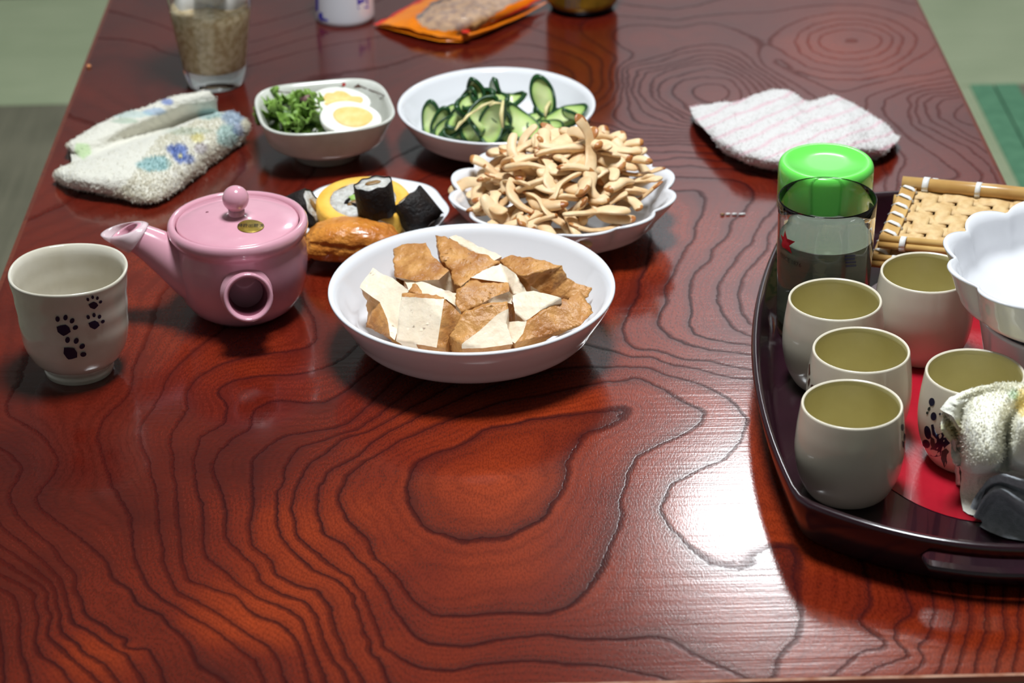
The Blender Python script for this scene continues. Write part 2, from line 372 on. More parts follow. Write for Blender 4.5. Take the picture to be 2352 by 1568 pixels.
# ------------------------------------------------------------------ the table and its grain
GRAIN = [
 (0.4, [(1130, 1108)]), (0.65, [(1040, 1120), (1130, 1165), (1215, 1110), (1140, 1060)]),
 (1, [(1050, 1028), (1120, 985), (1240, 962), (1360, 948), (1440, 940), (1425, 965), (1340, 1000), (1312, 1040), (1290, 1120), (1240, 1190), (1160, 1232), (1060, 1240), (980, 1215), (945, 1165), (938, 1110), (965, 1060)]),
 (2, [(837, 1058), (796, 1099), (775, 1140), (796, 1191), (837, 1232), (867, 1283), (913, 1329), (944, 1374), (995, 1410), (1061, 1413), (1150, 1406), (1252, 1408), (1303, 1391), (1354, 1350), (1385, 1293), (1405, 1247), (1428, 1186), (1426, 1145), (1441, 1089), (1462, 1048), (1508, 1023), (1574, 992), (1610, 966), (1615, 946), (1574, 926), (1551, 914), (1523, 896), (1491, 877), (1462, 868), (1426, 877), (1380, 879), (1280, 900), (1150, 925), (1030, 965), (920, 1010)]),
 (3, [(842, 1030), (811, 1053), (755, 1084), (730, 1130), (730, 1176), (750, 1227), (796, 1252), (842, 1298), (888, 1359), (913, 1410), (944, 1451), (985, 1477), (1071, 1482), (1150, 1467), (1252, 1457), (1380, 1467), (1508, 1462), (1538, 1467), (1584, 1493), (1635, 1523), (1687, 1544), (1707, 1554)]),
 (3, [(1398, 845), (1451, 845), (1494, 846), (1534, 864), (1601, 879), (1659, 907), (1692, 931), (1717, 961), (1702, 1007), (1661, 1053), (1600, 1079), (1538, 1115), (1513, 1166), (1543, 1217), (1579, 1253), (1625, 1288), (1702, 1309), (1753, 1258), (1804, 1252)]),
 (3, [(1840, 1442), (1815, 1475), (1789, 1513), (1768, 1559)]),
 (2.5, [(1500, 1350), (1600, 1400)]), (1.5, [(1000, 1320)]), (1.5, [(1100, 1328)]), (1.5, [(1210, 1312)]), (1.5, [(880, 1190)]), (1.5, [(868, 1100)]), (1.5, [(1345, 1180)]), (1.5, [(1375, 1070)]), (1.5, [(1300, 922)]), (1.5, [(1000, 1005)]), (1.5, [(1520, 945)]), (1.5, [(930, 1260)]),
 (4, [(842, 992), (790, 1007), (740, 1048), (704, 1073), (679, 1119), (673, 1170), (684, 1227), (719, 1262), (765, 1298), (806, 1329), (837, 1374), (862, 1431), (878, 1482), (918, 1512), (969, 1533), (1046, 1538), (1097, 1525), (1200, 1517), (1400, 1530), (1540, 1560)]),
 (4, [(1387, 803), (1416, 811), (1451, 821), (1494, 820), (1534, 836), (1594, 846), (1648, 861), (1694, 871), (1737, 873)]),
 (4, [(2029, 1477), (1968, 1503), (1906, 1554)]), (4, [(1995, 1350), (1998, 1385), (1975, 1425)]),
 (3.6, [(1600, 1170), (1680, 1180), (1720, 1100)]),
 (5, [(816, 987), (745, 1010), (689, 1028), (663, 1058), (640, 1155), (635, 1201), (648, 1237), (679, 1272), (725, 1308), (781, 1334), (816, 1369), (837, 1436), (867, 1512), (898, 1568)]),
 (5, [(1484, 614), (1469, 643), (1466, 679), (1448, 704), (1434, 736), (1425, 757), (1437, 786), (1462, 802), (1512, 807), (1566, 825), (1630, 830), (1684, 843), (1737, 852)]),
 (5, [(2085, 1503), (2040, 1520), (1988, 1549)]), (5, [(2092, 1410), (2060, 1435), (2050, 1470)]),
 (6, [(628, 1017), (587, 1053), (582, 1104), (582, 1155), (571, 1216), (582, 1257), (622, 1283), (633, 1318), (679, 1344), (730, 1354), (755, 1385), (770, 1446), (796, 1507), (837, 1568)]),
 (6, [(1548, 439), (1601, 439), (1616, 457), (1609, 496), (1596, 521), (1594, 543), (1573, 571), (1555, 600), (1544, 629), (1526, 661), (1530, 696), (1512, 725), (1512, 746), (1534, 771), (1580, 793), (1630, 804), (1684, 809), (1737, 818)]),
 (6, [(2141, 1390), (2136, 1452), (2105, 1493)]),
 (7, [(587, 941), (571, 987), (531, 1012), (500, 1038), (490, 1079), (510, 1130), (520, 1181), (520, 1232), (551, 1267), (582, 1298), (602, 1339), (648, 1364), (699, 1380), (725, 1415), (745, 1477), (781, 1528), (801, 1568)]),
 (7, [(1554, 407), (1613, 410), (1677, 413)]),
 (7, [(1680, 507), (1666, 543), (1637, 568), (1626, 600), (1594, 629), (1584, 657), (1580, 679), (1585, 707), (1582, 743), (1594, 768), (1626, 780), (1666, 786), (1701, 791)]),
 (7, [(2195, 1395), (2185, 1450), (2165, 1510)]), (8, [(2225, 1395), (2230, 1440), (2205, 1520)]),
 (8, [(500, 900), (526, 941), (515, 971), (464, 1002), (449, 1053), (454, 1114), (464, 1165), (469, 1227), (474, 1278), (510, 1308), (551, 1344), (602, 1374), (653, 1395), (689, 1420), (714, 1477), (735, 1528), (750, 1568)]),
 (8, [(1528, 385), (1585, 382), (1627, 386)]),
 (8, [(1784, 468), (1741, 518), (1726, 554), (1691, 589), (1666, 629), (1648, 657), (1648, 689), (1659, 721), (1684, 754), (1719, 771)]),
 (9, [(395, 1000), (400, 1100), (410, 1200), (420, 1290), (439, 1334), (490, 1349), (541, 1369), (587, 1410), (638, 1431), (679, 1466), (699, 1512), (714, 1568)]),
 (9, [(1520, 368), (1556, 362), (1599, 365), (1629, 368)]),
 (9, [(1787, 507), (1766, 536), (1759, 571), (1723, 611), (1701, 643), (1694, 679), (1701, 714), (1719, 743)]),
 (9, [(2262, 1400), (2262, 1460), (2240, 1525)]), (10, [(2305, 1405), (2310, 1460), (2290, 1530)]), (11, [(2340, 1410), (2340, 1470), (2325, 1535)]),
 (10, [(340, 1060), (360, 1130), (370, 1220), (385, 1310), (408, 1359), (459, 1385), (510, 1415), (561, 1451), (612, 1482), (643, 1522), (658, 1568)]),
 (10, [(1514, 351), (1551, 348), (1600, 352)]),
 (11, [(301, 1186), (311, 1283), (340, 1345), (378, 1380), (434, 1410), (485, 1441), (536, 1482), (587, 1517), (612, 1568)]),
 (11, [(1481, 335), (1517, 335), (1556, 331), (1610, 335)]),
 (12, [(1360, 310), (1402, 314), (1450, 326), (1495, 327), (1540, 326)]),
 (13, [(1360, 297), (1402, 300), (1444, 314), (1492, 317)]), (14, [(1360, 283), (1394, 286), (1430, 303), (1458, 309)]),
 (12.3, [(300, 1480), (350, 1420), (230, 1300), (420, 1540)]),
 (13, [(150, 1290), (199, 1415), (265, 1456), (332, 1487), (367, 1533), (383, 1568)]),
 (14, [(140, 1330), (168, 1426), (224, 1461), (286, 1497), (316, 1543), (332, 1568)]),
 (15, [(128, 1350), (143, 1451), (194, 1497), (240, 1528), (281, 1568)]),
 (16, [(112, 1360), (128, 1477), (168, 1512), (214, 1553), (235, 1568)]),
 (17, [(80, 1380), (92, 1502), (143, 1538), (165, 1568)]), (18, [(40, 1380), (52, 1500), (75, 1568)]),
 (13, [(40, 1180), (50, 1080)]), (12, [(85, 1150), (95, 1000)]), (11.5, [(160, 1000), (180, 900), (170, 1180)]), (12, [(20, 950), (60, 820), (110, 640)]),
 (22.5, [(1620, 216), (1652, 214), (1640, 206)]),
 (21, [(1669, 180), (1613, 177), (1570, 182), (1548, 194), (1542, 208), (1554, 225), (1573, 241)]),
 (20, [(1635, 157), (1585, 166), (1534, 180), (1512, 194), (1506, 208), (1517, 227), (1542, 247), (1579, 267)]),
 (19, [(1629, 143), (1579, 149), (1528, 163), (1500, 180), (1493, 202), (1498, 222), (1517, 241), (1556, 261)]),
 (18, [(1613, 135), (1562, 147), (1478, 168), (1467, 191), (1464, 210), (1481, 233), (1506, 253)]),
 (17, [(1579, 135), (1528, 149), (1472, 160), (1455, 180), (1450, 208), (1458, 225)]),
 (16, [(1556, 123), (1517, 140), (1467, 149), (1441, 157), (1439, 180), (1436, 202), (1444, 225)]),
 (15, [(1540, 121), (1495, 132), (1444, 149), (1430, 160), (1430, 196), (1427, 219)]),
 (14.5, [(1460, 105), (1500, 100), (1570, 100)]),
 (14, [(1472, 56), (1556, 62), (1613, 53)]), (13, [(1422, 36), (1500, 42), (1556, 45), (1613, 36)]), (12, [(1422, 8), (1472, 14), (1542, 20), (1599, 13), (1640, 0)]),
 (18, [(1945, 95), (1965, 92)]), (17, ell(1952, 95, 75, 28)), (16, ell(1952, 96, 100, 42)), (15, ell(1950, 98, 125, 56)), (14, ell(1948, 100, 150, 70)[1:7]), (13, ell(1945, 100, 175, 86)[1:7]),
 (20, [(2215, 239), (2199, 249), (2189, 261), (2193, 273), (2211, 283), (2237, 289)]),
 (19, [(2208, 220), (2164, 229), (2149, 243), (2155, 270), (2193, 293), (2223, 311), (2255, 324)]),
 (18, [(2193, 217), (2143, 220), (2123, 235), (2126, 261), (2138, 279), (2193, 308), (2237, 329), (2267, 352)]),
 (17, [(2102, 238), (2099, 258), (2111, 282), (2164, 311), (2223, 340), (2267, 378), (2287, 411)]),
 (16, [(2090, 240), (2085, 262), (2098, 292), (2150, 325), (2210, 360), (2250, 400)]),
 (15, [(2032, 229), (2026, 249), (2041, 275), (2090, 320), (2150, 360), (2200, 400)]),
 (14, [(1990, 240), (1990, 260)]), (14, [(2060, 402), (2058, 440)]), (13, [(2035, 402), (2032, 443)]),
 (11, [(750, 180), (900, 150), (1000, 120)]), (12, [(560, 155), (720, 112), (900, 80)]), (13, [(560, 130), (720, 85)]), (14, [(560, 100), (720, 55)]), (15, [(560, 60), (720, 20)]),
 (13, [(330, 100), (250, 300)]), (12, [(500, 480), (560, 380), (400, 520)]), (11, [(700, 420)]), (9, [(690, 650), (700, 800)]), (10, [(400, 850), (480, 780)]), (11, [(330, 800), (300, 900)]),
]
gx, gy, gv = [], [], []
for val, pts in GRAIN:
    for k, q in enumerate(pts):
        p = P(*q); gx.append(p[0]); gy.append(p[1]); gv.append(val)
        if k and abs(q[0]-pts[k-1][0])+abs(q[1]-pts[k-1][1]) < 260 and len(pts) > 2:
            p = P((q[0]+pts[k-1][0])/2, (q[1]+pts[k-1][1])/2); gx.append(p[0]); gy.append(p[1]); gv.append(val)
gx, gy, gv = np.array(gx)*5, np.array(gy)*5, np.array(gv)
def _phi(r2): return 0.5*r2*np.log(r2+1e-9)
n_ = len(gx)
A_ = np.zeros((n_+3, n_+3))
A_[:n_, :n_] = _phi((gx[:, None]-gx)**2 + (gy[:, None]-gy)**2) + np.eye(n_)*2e-4
A_[:n_, n_:] = np.stack([np.ones(n_), gx, gy], 1); A_[n_:, :n_] = A_[:n_, n_:].T
w_ = np.linalg.solve(A_, np.concatenate([gv, np.zeros(3)]))
def grain_at(x, y):
    x, y = np.asarray(x)*5, np.asarray(y)*5; out = np.zeros(len(x))
    for s in range(0, len(x), 8000):
        a, b = x[s:s+8000], y[s:s+8000]
        out[s:s+8000] = _phi((a[:, None]-gx)**2 + (b[:, None]-gy)**2) @ w_[:n_] + w_[n_] + w_[n_+1]*a + w_[n_+2]*b
    return out

def table_material():
    m, nt, b = new_mat('lacquered_zelkova'); N, L = nt.nodes, nt.links
    def math_(op, a, bb=None, c=None):
        n = N.new('ShaderNodeMath'); n.operation = op
        for i, v in enumerate((a, bb, c)):
            if v is None: continue
            if isinstance(v, (int, float)): n.inputs[i].default_value = v
            else: L.new(v, n.inputs[i])
        return n.outputs[0]
    def nz(scale, detail=3, stretch=None, rough=0.5):
        n = N.new('ShaderNodeTexNoise'); n.inputs['Scale'].default_value = scale; n.inputs['Detail'].default_value = detail; n.inputs['Roughness'].default_value = rough
        v = tc.outputs['Object']
        if stretch:
            mp = N.new('ShaderNodeMapping'); mp.inputs['Scale'].default_value = stretch; L.new(v, mp.inputs['Vector']); v = mp.outputs['Vector']
        L.new(v, n.inputs['Vector']); return n.outputs['Fac']
    def ramp(fac, els):
        r = N.new('ShaderNodeValToRGB'); e = r.color_ramp.elements
        e[0].position, e[0].color = els[0][0], els[0][1]; e[1].position, e[1].color = els[-1][0], els[-1][1]
        for p, c in els[1:-1]:
            k = e.new(p); k.color = c
        L.new(fac, r.inputs['Fac']); return r.outputs['Color']
    tc = N.new('ShaderNodeTexCoord')
    at = N.new('ShaderNodeAttribute'); at.attribute_name = 'grain'
    g = at.outputs['Fac']
    rag = nz(260, 3)                                   # ragged edge of the pore lines
    wob = nz(45, 2)
    gm_n = N.new('ShaderNodeAttribute'); gm_n.attribute_name = 'grain_slope'; gm = gm_n.outputs['Fac']
    off = math_('ADD', math_('MULTIPLY_ADD', rag, 0.0024, -0.0012), math_('MULTIPLY_ADD', wob, 0.005, -0.0025))
    g1 = math_('MULTIPLY_ADD', off, gm, g)
    fr = math_('FRACT', math_('ADD', g1, 100.0))
    gr = lambda v: (v, v, v, 1)
    wid = math_('MULTIPLY_ADD', nz(30, 2), 0.0046, 0.0009)
    d_after = math_('DIVIDE', math_('DIVIDE', fr, gm), wid)
    d_before = math_('DIVIDE', math_('DIVIDE', math_('SUBTRACT', 1.0, fr), gm), 0.0007)
    line = math_('SUBTRACT', 1.0, math_('MINIMUM', math_('MINIMUM', d_after, d_before), 1.0))
    line = ramp(line, [(0.0, gr(0.0)), (0.45, gr(0.75)), (1.0, gr(1.0))])
    # second, finer figure between the main rings
    fr2 = math_('FRACT', math_('MULTIPLY_ADD', g1, 5.0, 500.0))
    fine = ramp(fr2, [(0.0, gr(1)), (0.3, gr(0.2)), (0.7, gr(0.2)), (1.0, gr(1))])
    big = nz(5.5, 2); mid = nz(16, 3)
    ta = N.new('ShaderNodeAttribute'); ta.attribute_name = 'wood_light_tone'
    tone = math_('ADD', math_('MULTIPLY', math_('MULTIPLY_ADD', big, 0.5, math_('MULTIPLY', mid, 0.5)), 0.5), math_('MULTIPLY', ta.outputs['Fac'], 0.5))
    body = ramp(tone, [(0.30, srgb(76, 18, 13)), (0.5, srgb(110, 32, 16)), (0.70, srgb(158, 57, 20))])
    fleck = nz(900, 2, (1.0, 0.35, 1.0))
    def mix(mode, fac, a, bb):
        n = N.new('ShaderNodeMix'); n.data_type = 'RGBA'; n.blend_type = mode
        if isinstance(fac, (int, float)): n.inputs[0].default_value = fac
        else: L.new(fac, n.inputs[0])
        for i, v in ((6, a), (7, bb)):
            if isinstance(v, tuple): n.inputs[i].default_value = v
            else: L.new(v, n.inputs[i])
        return n.outputs[2]
    col = mix('MULTIPLY', math_('MULTIPLY', fine, 0.42), body, (0.45, 0.35, 0.35, 1))
    fgl = N.new('ShaderNodeAttribute'); fgl.attribute_name = 'figure'
    late = ramp(fr, [(0.0, gr(0.55)), (0.10, gr(0.0)), (0.62, gr(0.0)), (0.85, gr(0.35)), (1.0, gr(1.0))])
    col = mix('MIX', math_('MULTIPLY', math_('MULTIPLY', late, 0.80), fgl.outputs['Fac']), col, srgb(58, 16, 17))
    flk = ramp(fleck, [(0.40, gr(1)), (0.56, gr(0))])
    col = mix('MULTIPLY', math_('MULTIPLY', flk, 0.42), col, (0.35, 0.28, 0.3, 1))
    ls = math_('MULTIPLY', line, math_('MULTIPLY_ADD', mid, 0.9, 0.25))
    fg = N.new('ShaderNodeAttribute'); fg.attribute_name = 'figure'
    ls = math_('MULTIPLY', math_('MINIMUM', ls, 0.85), fg.outputs['Fac'])
    col = mix('MIX', ls, col, srgb(36, 14, 17))
    dull = math_('MULTIPLY_ADD', line, -0.75, 1.0)
    L.new(col, b.inputs['Base Color'])
    b.inputs['Roughness'].default_value = 0.145
    L.new(math_('MULTIPLY', dull, 0.5), b.inputs['Specular IOR Level'])
    L.new(math_('MULTIPLY', dull, 0.4), b.inputs['Coat Weight'])
    b.inputs['Coat Roughness'].default_value = 0.07
    # open pores along the ring lines, faint brush waves across the lacquer
    wave = nz(7, 4, (1.2, 34, 1.0), 0.6)
    pore = math_('MULTIPLY', line, nz(620, 2, (1.0, 0.5, 1.0)))
    hgt = math_('ADD', math_('MULTIPLY', pore, -0.16), math_('MULTIPLY', wave, 0.35))
    hgt = math_('ADD', hgt, math_('MULTIPLY', flk, -0.035))
    bp = N.new('ShaderNodeBump'); bp.inputs['Strength'].default_value = 0.22; bp.inputs['Distance'].default_value = 0.0012
    L.new(hgt, bp.inputs['Height']); L.new(bp.outputs['Normal'], b.inputs['Normal'])
    bp2 = N.new('ShaderNodeBump'); bp2.inputs['Strength'].default_value = 0.10; bp2.inputs['Distance'].default_value = 0.0012
    L.new(hgt, bp2.inputs['Height']); L.new(bp2.outputs['Normal'], b.inputs['Coat Normal'])
    return m
M_table = table_material()
M_edge = mat('table_edge_lacquer', (92, 34, 20), 0.18, (120, 50, 26), 30, stretch=(1, 10, 10), coat=0.4)
table = thing('low_table', 'low lacquered zelkova wood table with swirling grain standing on the tatami', 'table', ((XL+XR)/2, (YN+YF)/2, 0))
OT = table.location
CH = 0.0045                                           # chamfer around the top
nx, ny = 300, 560
xs_, ys_ = np.linspace(XL+CH, XR-CH, nx), np.linspace(YN+0.0025, YF-CH, ny)
X_, Y_ = np.meshgrid(xs_, ys_)
V = np.stack([X_.ravel(), Y_.ravel(), np.full(nx*ny, T)], 1)
gval = grain_at(V[:, 0], V[:, 1])
_gg = gval.reshape(ny, nx)
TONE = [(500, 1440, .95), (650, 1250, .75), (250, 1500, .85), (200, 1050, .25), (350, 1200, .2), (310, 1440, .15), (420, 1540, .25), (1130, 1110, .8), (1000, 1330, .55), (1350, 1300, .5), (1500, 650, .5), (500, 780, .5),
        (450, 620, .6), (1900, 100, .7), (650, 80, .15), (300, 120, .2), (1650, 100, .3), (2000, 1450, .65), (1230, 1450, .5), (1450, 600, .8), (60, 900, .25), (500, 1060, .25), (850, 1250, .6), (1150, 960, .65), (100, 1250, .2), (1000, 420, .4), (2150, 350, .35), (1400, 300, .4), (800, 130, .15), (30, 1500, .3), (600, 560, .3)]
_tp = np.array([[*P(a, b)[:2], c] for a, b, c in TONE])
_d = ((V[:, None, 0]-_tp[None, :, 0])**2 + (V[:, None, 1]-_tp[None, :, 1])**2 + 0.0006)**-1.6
wood_light = (_d*_tp[:, 2]).sum(1)/_d.sum(1)  # wood tone by spot, with some light and shade painted in
FIG = [(1500, 180, 1.0), (1400, 330, .9), (1560, 420, 1.0), (1560, 700, 1.0), (1940, 100, .25), (1750, 60, .2), (2000, 300, .35), (2170, 270, .45), (1750, 200, .4), (650, 100, .3), (300, 120, .2), (330, 560, .3), (150, 700, .25), (250, 1000, .4),
       (330, 1250, .7), (600, 900, .7), (600, 1200, 1.0), (1100, 1150, 1.0), (300, 1450, 1.0), (1250, 1480, 1.0), (2050, 1480, .8), (1650, 1100, 1.0), (900, 420, .5), (60, 1250, .5), (1000, 120, .4), (1600, 30, .8), (850, 950, .8)]
_tf = np.array([[*P(a, b)[:2], c] for a, b, c in FIG])
_d = ((V[:, None, 0]-_tf[None, :, 0])**2 + (V[:, None, 1]-_tf[None, :, 1])**2 + 0.0008)**-1.8
figure = (_d*_tf[:, 2]).sum(1)/_d.sum(1)
slope = np.hypot(np.gradient(_gg, ys_, axis=0), np.gradient(_gg, xs_, axis=1)).ravel().clip(22, 400)
mk('tabletop', V, grid_faces(ny, nx), M_table, table, OT, attrs={'grain': gval, 'grain_slope': slope, 'wood_light_tone': wood_light, 'figure': figure})
def ring_strip(rects):
    V, F = [], []
    for (x0, x1, y0, y1, z) in rects: V += [(x0, y0, z), (x1, y0, z), (x1, y1, z), (x0, y1, z)]
    for i in range(len(rects)-1):
        for k in range(4): F.append((4*i+k, 4*i+(k+1) % 4, 4*i+4+(k+1) % 4, 4*i+4+k))
    F.append((4*len(rects)-4, 4*len(rects)-3, 4*len(rects)-2, 4*len(rects)-1)[::-1])
    return V, F
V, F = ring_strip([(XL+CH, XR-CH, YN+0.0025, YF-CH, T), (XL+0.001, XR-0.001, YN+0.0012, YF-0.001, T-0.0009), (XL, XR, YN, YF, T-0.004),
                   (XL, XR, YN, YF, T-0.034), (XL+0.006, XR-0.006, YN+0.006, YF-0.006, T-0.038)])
mk('table_edge', V, F, [M_edge, mat('edge_glint', (206, 160, 136), 0.3, (170, 110, 84), 90)], table, OT, smooth=False, fmat=[1]+[0]*(len(F)-1))  # pale front strip: lamp glint on the chamfer, painted as colour
for (cx, cy, sx, sy) in (((XL+XR)/2, YN+0.08, 0.56, 0.022), ((XL+XR)/2, YF-0.08, 0.56, 0.022), (XL+0.08, (YN+YF)/2, 0.022, 1.16), (XR-0.08, (YN+YF)/2, 0.022, 1.16)):
    mk('apron', *box(cx, cy, T-0.065, sx, sy, 0.055, 0.003), M_edge, table, OT, smooth=False)
for cx in (XL+0.085, XR-0.085):
    for cy in (YN+0.085, YF-0.085):
        V, F = [], []
        for z, s in ((0.012, 0.026), (0.03, 0.031), (T-0.12, 0.036), (T-0.037, 0.038)):
            V += [(cx+a*s, cy+c*s, z) for a, c in ((-1, -1), (1, -1), (1, 1), (-1, 1))]
        for i in range(3):
            for k in range(4): F.append((4*i+k, 4*i+(k+1) % 4, 4*i+4+(k+1) % 4, 4*i+4+k))
        F += [(3, 2, 1, 0), (12, 13, 14, 15)]
        mk('leg', V, F, M_edge, table, OT, smooth=False)

# ------------------------------------------------------------------ crockery materials
M_white = mat('white_porcelain', (226, 226, 230), 0.12, coat=0.5)
M_cream = mat('cream_glaze', (205, 198, 182), 0.16, (192, 184, 166), 40, coat=0.4)
M_egg_bowl = mat('grey_white_glaze', (212, 212, 204), 0.2, (200, 200, 190), 60, coat=0.3)
M_foot = mat('unglazed_foot', (176, 166, 148), 0.6, (160, 150, 130), 80)
M_ink = mat('blue_black_print', (20, 26, 52), 0.3)
M_brown_print = mat('brown_print', (92, 62, 50), 0.4)
M_green_print = mat('dark_green_print', (44, 58, 50), 0.4)
M_red_print = mat('red_print', (190, 40, 44), 0.4)

def bowl_profile(r, h, foot, wall=0.0035, belly=0.5, fh=0.004, lip=0.0):
    """Outer wall from the foot up, rim, then inside down to the middle."""
    out = [(foot*0.86, 0.0), (foot, 0.0005), (foot*1.01, fh)]
    mid = [(foot+(r-foot)*belly**0.62*0.98, fh+(h-fh)*0.22), (foot+(r-foot)*0.80, fh+(h-fh)*0.48), (r*0.965, fh+(h-fh)*0.80), (r, h-0.0012)]
    c = crom([(foot*1.01, fh)]+mid, 22)
    out += [tuple(q) for q in c[1:]]
    ins = [(r-0.0006, h), (r-wall*0.75, h-0.0003)]
    inn = [(max(a-wall*(1.0 if b > fh*2 else 0.6), 0.001), b+wall*0.55) for a, b in c[::-1] if a-wall > foot*0.8]
    inn = [q for q in inn if q[1] < h-0.0025]
    zb = fh+wall
    return [(0.0, 0.0015), (foot*0.84, 0.0015)] + out + ins + inn + [(foot*0.75, zb+0.0006), (foot*0.4, zb), (0.0, zb)]

def make_bowl(name, label, cat, org, prof, m, seg=96, shape=None, group=None, mesh_name=None):
    V, F = lathe(prof, seg, shape, org)
    o = fix_normals(mk(name, V, F, m, None, org))
    return tag(o, label, cat, group)

# white round bowls
c_tofu = P(1087, 796, 0)
p_tofu = bowl_profile(0.0965, 0.047, 0.037, 0.004)
make_bowl('serving_bowl', 'wide round white porcelain bowl full of fried tofu', 'bowl', c_tofu, p_tofu, M_white, 128)
c_cuc = P(1142, 333, 0)
p_cuc = bowl_profile(0.0795, 0.036, 0.032, 0.0035)
make_bowl('serving_bowl', 'round white porcelain bowl holding cucumber salad at the back', 'bowl', c_cuc, p_cuc, M_white, 112)

# petal bowls
def petal(n, amp, ph, lift=0.0, r0=0.052):
    def f(a, r, z):
        k = max(0.0, min(1.0, (r-r0)/(0.0835-r0)))
        s = abs(math.sin((a*n+ph)/2))**0.75
        return r*(1+amp*k*k*(s-0.75)), z+lift*k*k*(s-0.6)
    return f
c_mush = P(1293, 533, 0)
p_mush = bowl_profile(0.0835, 0.037, 0.030, 0.0038)
make_bowl('petal_bowl', 'white petal-rimmed bowl heaped with pale mushrooms', 'bowl', c_mush, p_mush, M_white, 216, petal(12, 0.11, 0.5, 0.003))
# stack on the tray: petal bowl standing in a round bowl
pl = P(2183, 606, 0.106)
c_stack = np.array([pl[0]+0.0815, pl[1]+0.002, T+0.0065])
p_low = bowl_profile(0.060, 0.062, 0.030, 0.0035)
make_bowl('soup_bowl', 'plain round white bowl on the tray carrying the empty petal bowl', 'bowl', c_stack, p_low, M_white)
c_top = c_stack + np.array([0, 0, 0.0585])
make_bowl('petal_bowl', 'empty white petal-rimmed bowl set on another bowl on the tray', 'bowl', c_top, bowl_profile(0.0835, 0.042, 0.046, 0.0038), M_white, 216, petal(12, 0.11, 1.2, 0.003, 0.056))

# rounded square bowl with painted twigs
c_egg = P(751, 354, 0)
p_egg = bowl_profile(0.0555, 0.042, 0.026, 0.003, fh=0.007)
def sq(a, r, z):
    k = max(0.0, min(1.0, (z-0.012)/0.028))
    t = a-0.20
    s = (abs(math.cos(t))**3.4+abs(math.sin(t))**3.4)**(-1/3.4)
    return r*(1+k*(s*0.97-1)), z+0.004*k*(s-1.05)
eggb = make_bowl('square_bowl', 'small rounded square bowl with egg halves and lettuce', 'bowl', c_egg, p_egg, M_egg_bowl, 128, sq)
rf_eggin = lambda z: float(np.interp(z, [0.008, 0.02, 0.03, 0.042], [0.028, 0.047, 0.053, 0.0555]))
def eggprint(name, polys, m):
    parts = []
    for poly in polys:
        pts = []
        for q in poly:
            # inner back wall of the square bowl
            d = ray(*q); best = None
            for t in np.linspace((T+0.045-EYE[2])/d[2], (T+0.008-EYE[2])/d[2], 400):
                p = EYE+d*t; z = p[2]-T; dx, dy = p[0]-c_egg[0], p[1]-c_egg[1]; a = math.atan2(dy, dx)
                r_, _ = sq(a, rf_eggin(z)-0.0036, z)
                if math.hypot(dx, dy) >= r_ and dy > 0: best = p - np.array([dx, dy, -0.02])/np.linalg.norm([dx, dy, -0.02])*0.0004; break
            if best is None: break
            pts.append(best)
        if len(pts) == len(poly):
            c = np.mean(pts, axis=0); n = len(poly)
            parts.append(([c]+pts, [(0, 1+k, 1+(k+1) % n) for k in range(n)]))
    if parts: V, F = join(*parts); mk(name, V, F, m, eggb, c_egg)
def stroke(pts, w):
    p = np.array(pts, float); t = np.gradient(p, axis=0); t /= np.linalg.norm(t, axis=1)[:, None]
    n = np.stack([-t[:, 1], t[:, 0]], 1)*w/2
    return [[tuple(p[i]+n[i]), tuple(p[i+1]+n[i+1]), tuple(p[i+1]-n[i+1]), tuple(p[i]-n[i])] for i in range(len(p)-1)]
eggprint('painted_twig', stroke([(822, 195), (845, 205), (865, 212), (884, 220)], 2.5)+stroke([(884, 220), (872, 228), (860, 225)], 2)+stroke([(625, 206), (650, 212), (690, 214), (712, 220)], 2)+stroke([(766, 203), (780, 201), (790, 199)], 4), M_brown_print)
eggprint('painted_leaf', [[(811, 201), (824, 192), (830, 200), (820, 209)], [(834, 210), (848, 207), (852, 216), (842, 221)]], M_brown_print)
eggprint('painted_berry', [ell(790, 194, 4.5, 4.5)], M_red_print)

# small plate under the sushi
c_plate = P(858, 536, 0)
def plate_shape(a, r, z):
    k = max(0.0, min(1.0, (r-0.03)/0.025)); return r*(1+0.02*k*math.cos(8*a)), z
p_plate = [(0, 0.001), (0.030, 0.0), (0.032, 0.002), (0.044, 0.008), (0.0555, 0.0175), (0.0562, 0.0185), (0.0545, 0.0188), (0.043, 0.0105), (0.030, 0.0055), (0, 0.005)]
plate = fix_normals(mk('small_plate', *lathe(p_plate, 96, lambda a, r, z: (lambda q: (q[0]*(1+0.10*abs(math.sin(a))**2), q[1]))(plate_shape(a, r, z)), c_plate), M_white, None, c_plate))
tag(plate, 'small white plate of sushi between the pink teapot and the tofu bowl', 'plate')

# ------------------------------------------------------------------ teapot
M_pink = mat('pink_glaze', (216, 160, 174), 0.17, (206, 148, 164), 25, coat=0.6)
M_dark_in = mat('teapot_inside', (120, 62, 78), 0.4)
M_sil = mat('clear_silicone_sleeve', (246, 226, 230), 0.18, alpha=0.5)
M_gold = mat('gold_foil', (168, 142, 62), 0.32, (140, 116, 48), 300, metal=0.55)
M_black = mat('black_print', (18, 16, 14), 0.5)
c_pot = P(561, 708, 0)
PZ = 1.10                                             # the pot stands a little taller than first drawn
pot = thing('teapot', 'pink side-handled ceramic teapot with gold oval sticker on its lid', 'teapot', c_pot)
body = [(0, 0.0015), (0.024, 0.0015), (0.027, 0.0), (0.030, 0.001), (0.0370, 0.006), (0.0425, 0.014), (0.0460, 0.026), (0.0470, 0.036), (0.0462, 0.045), (0.0448, 0.0505),
        (0.0450, 0.0525), (0.0474, 0.0545), (0.0486, 0.0580), (0.0483, 0.0612), (0.0468, 0.0632), (0.0448, 0.0636), (0.0432, 0.0622), (0.0426, 0.0600), (0.0420, 0.0565), (0.0425, 0.035), (0.034, 0.008), (0, 0.006)]
body = [(a, b*PZ) for a, b in body]
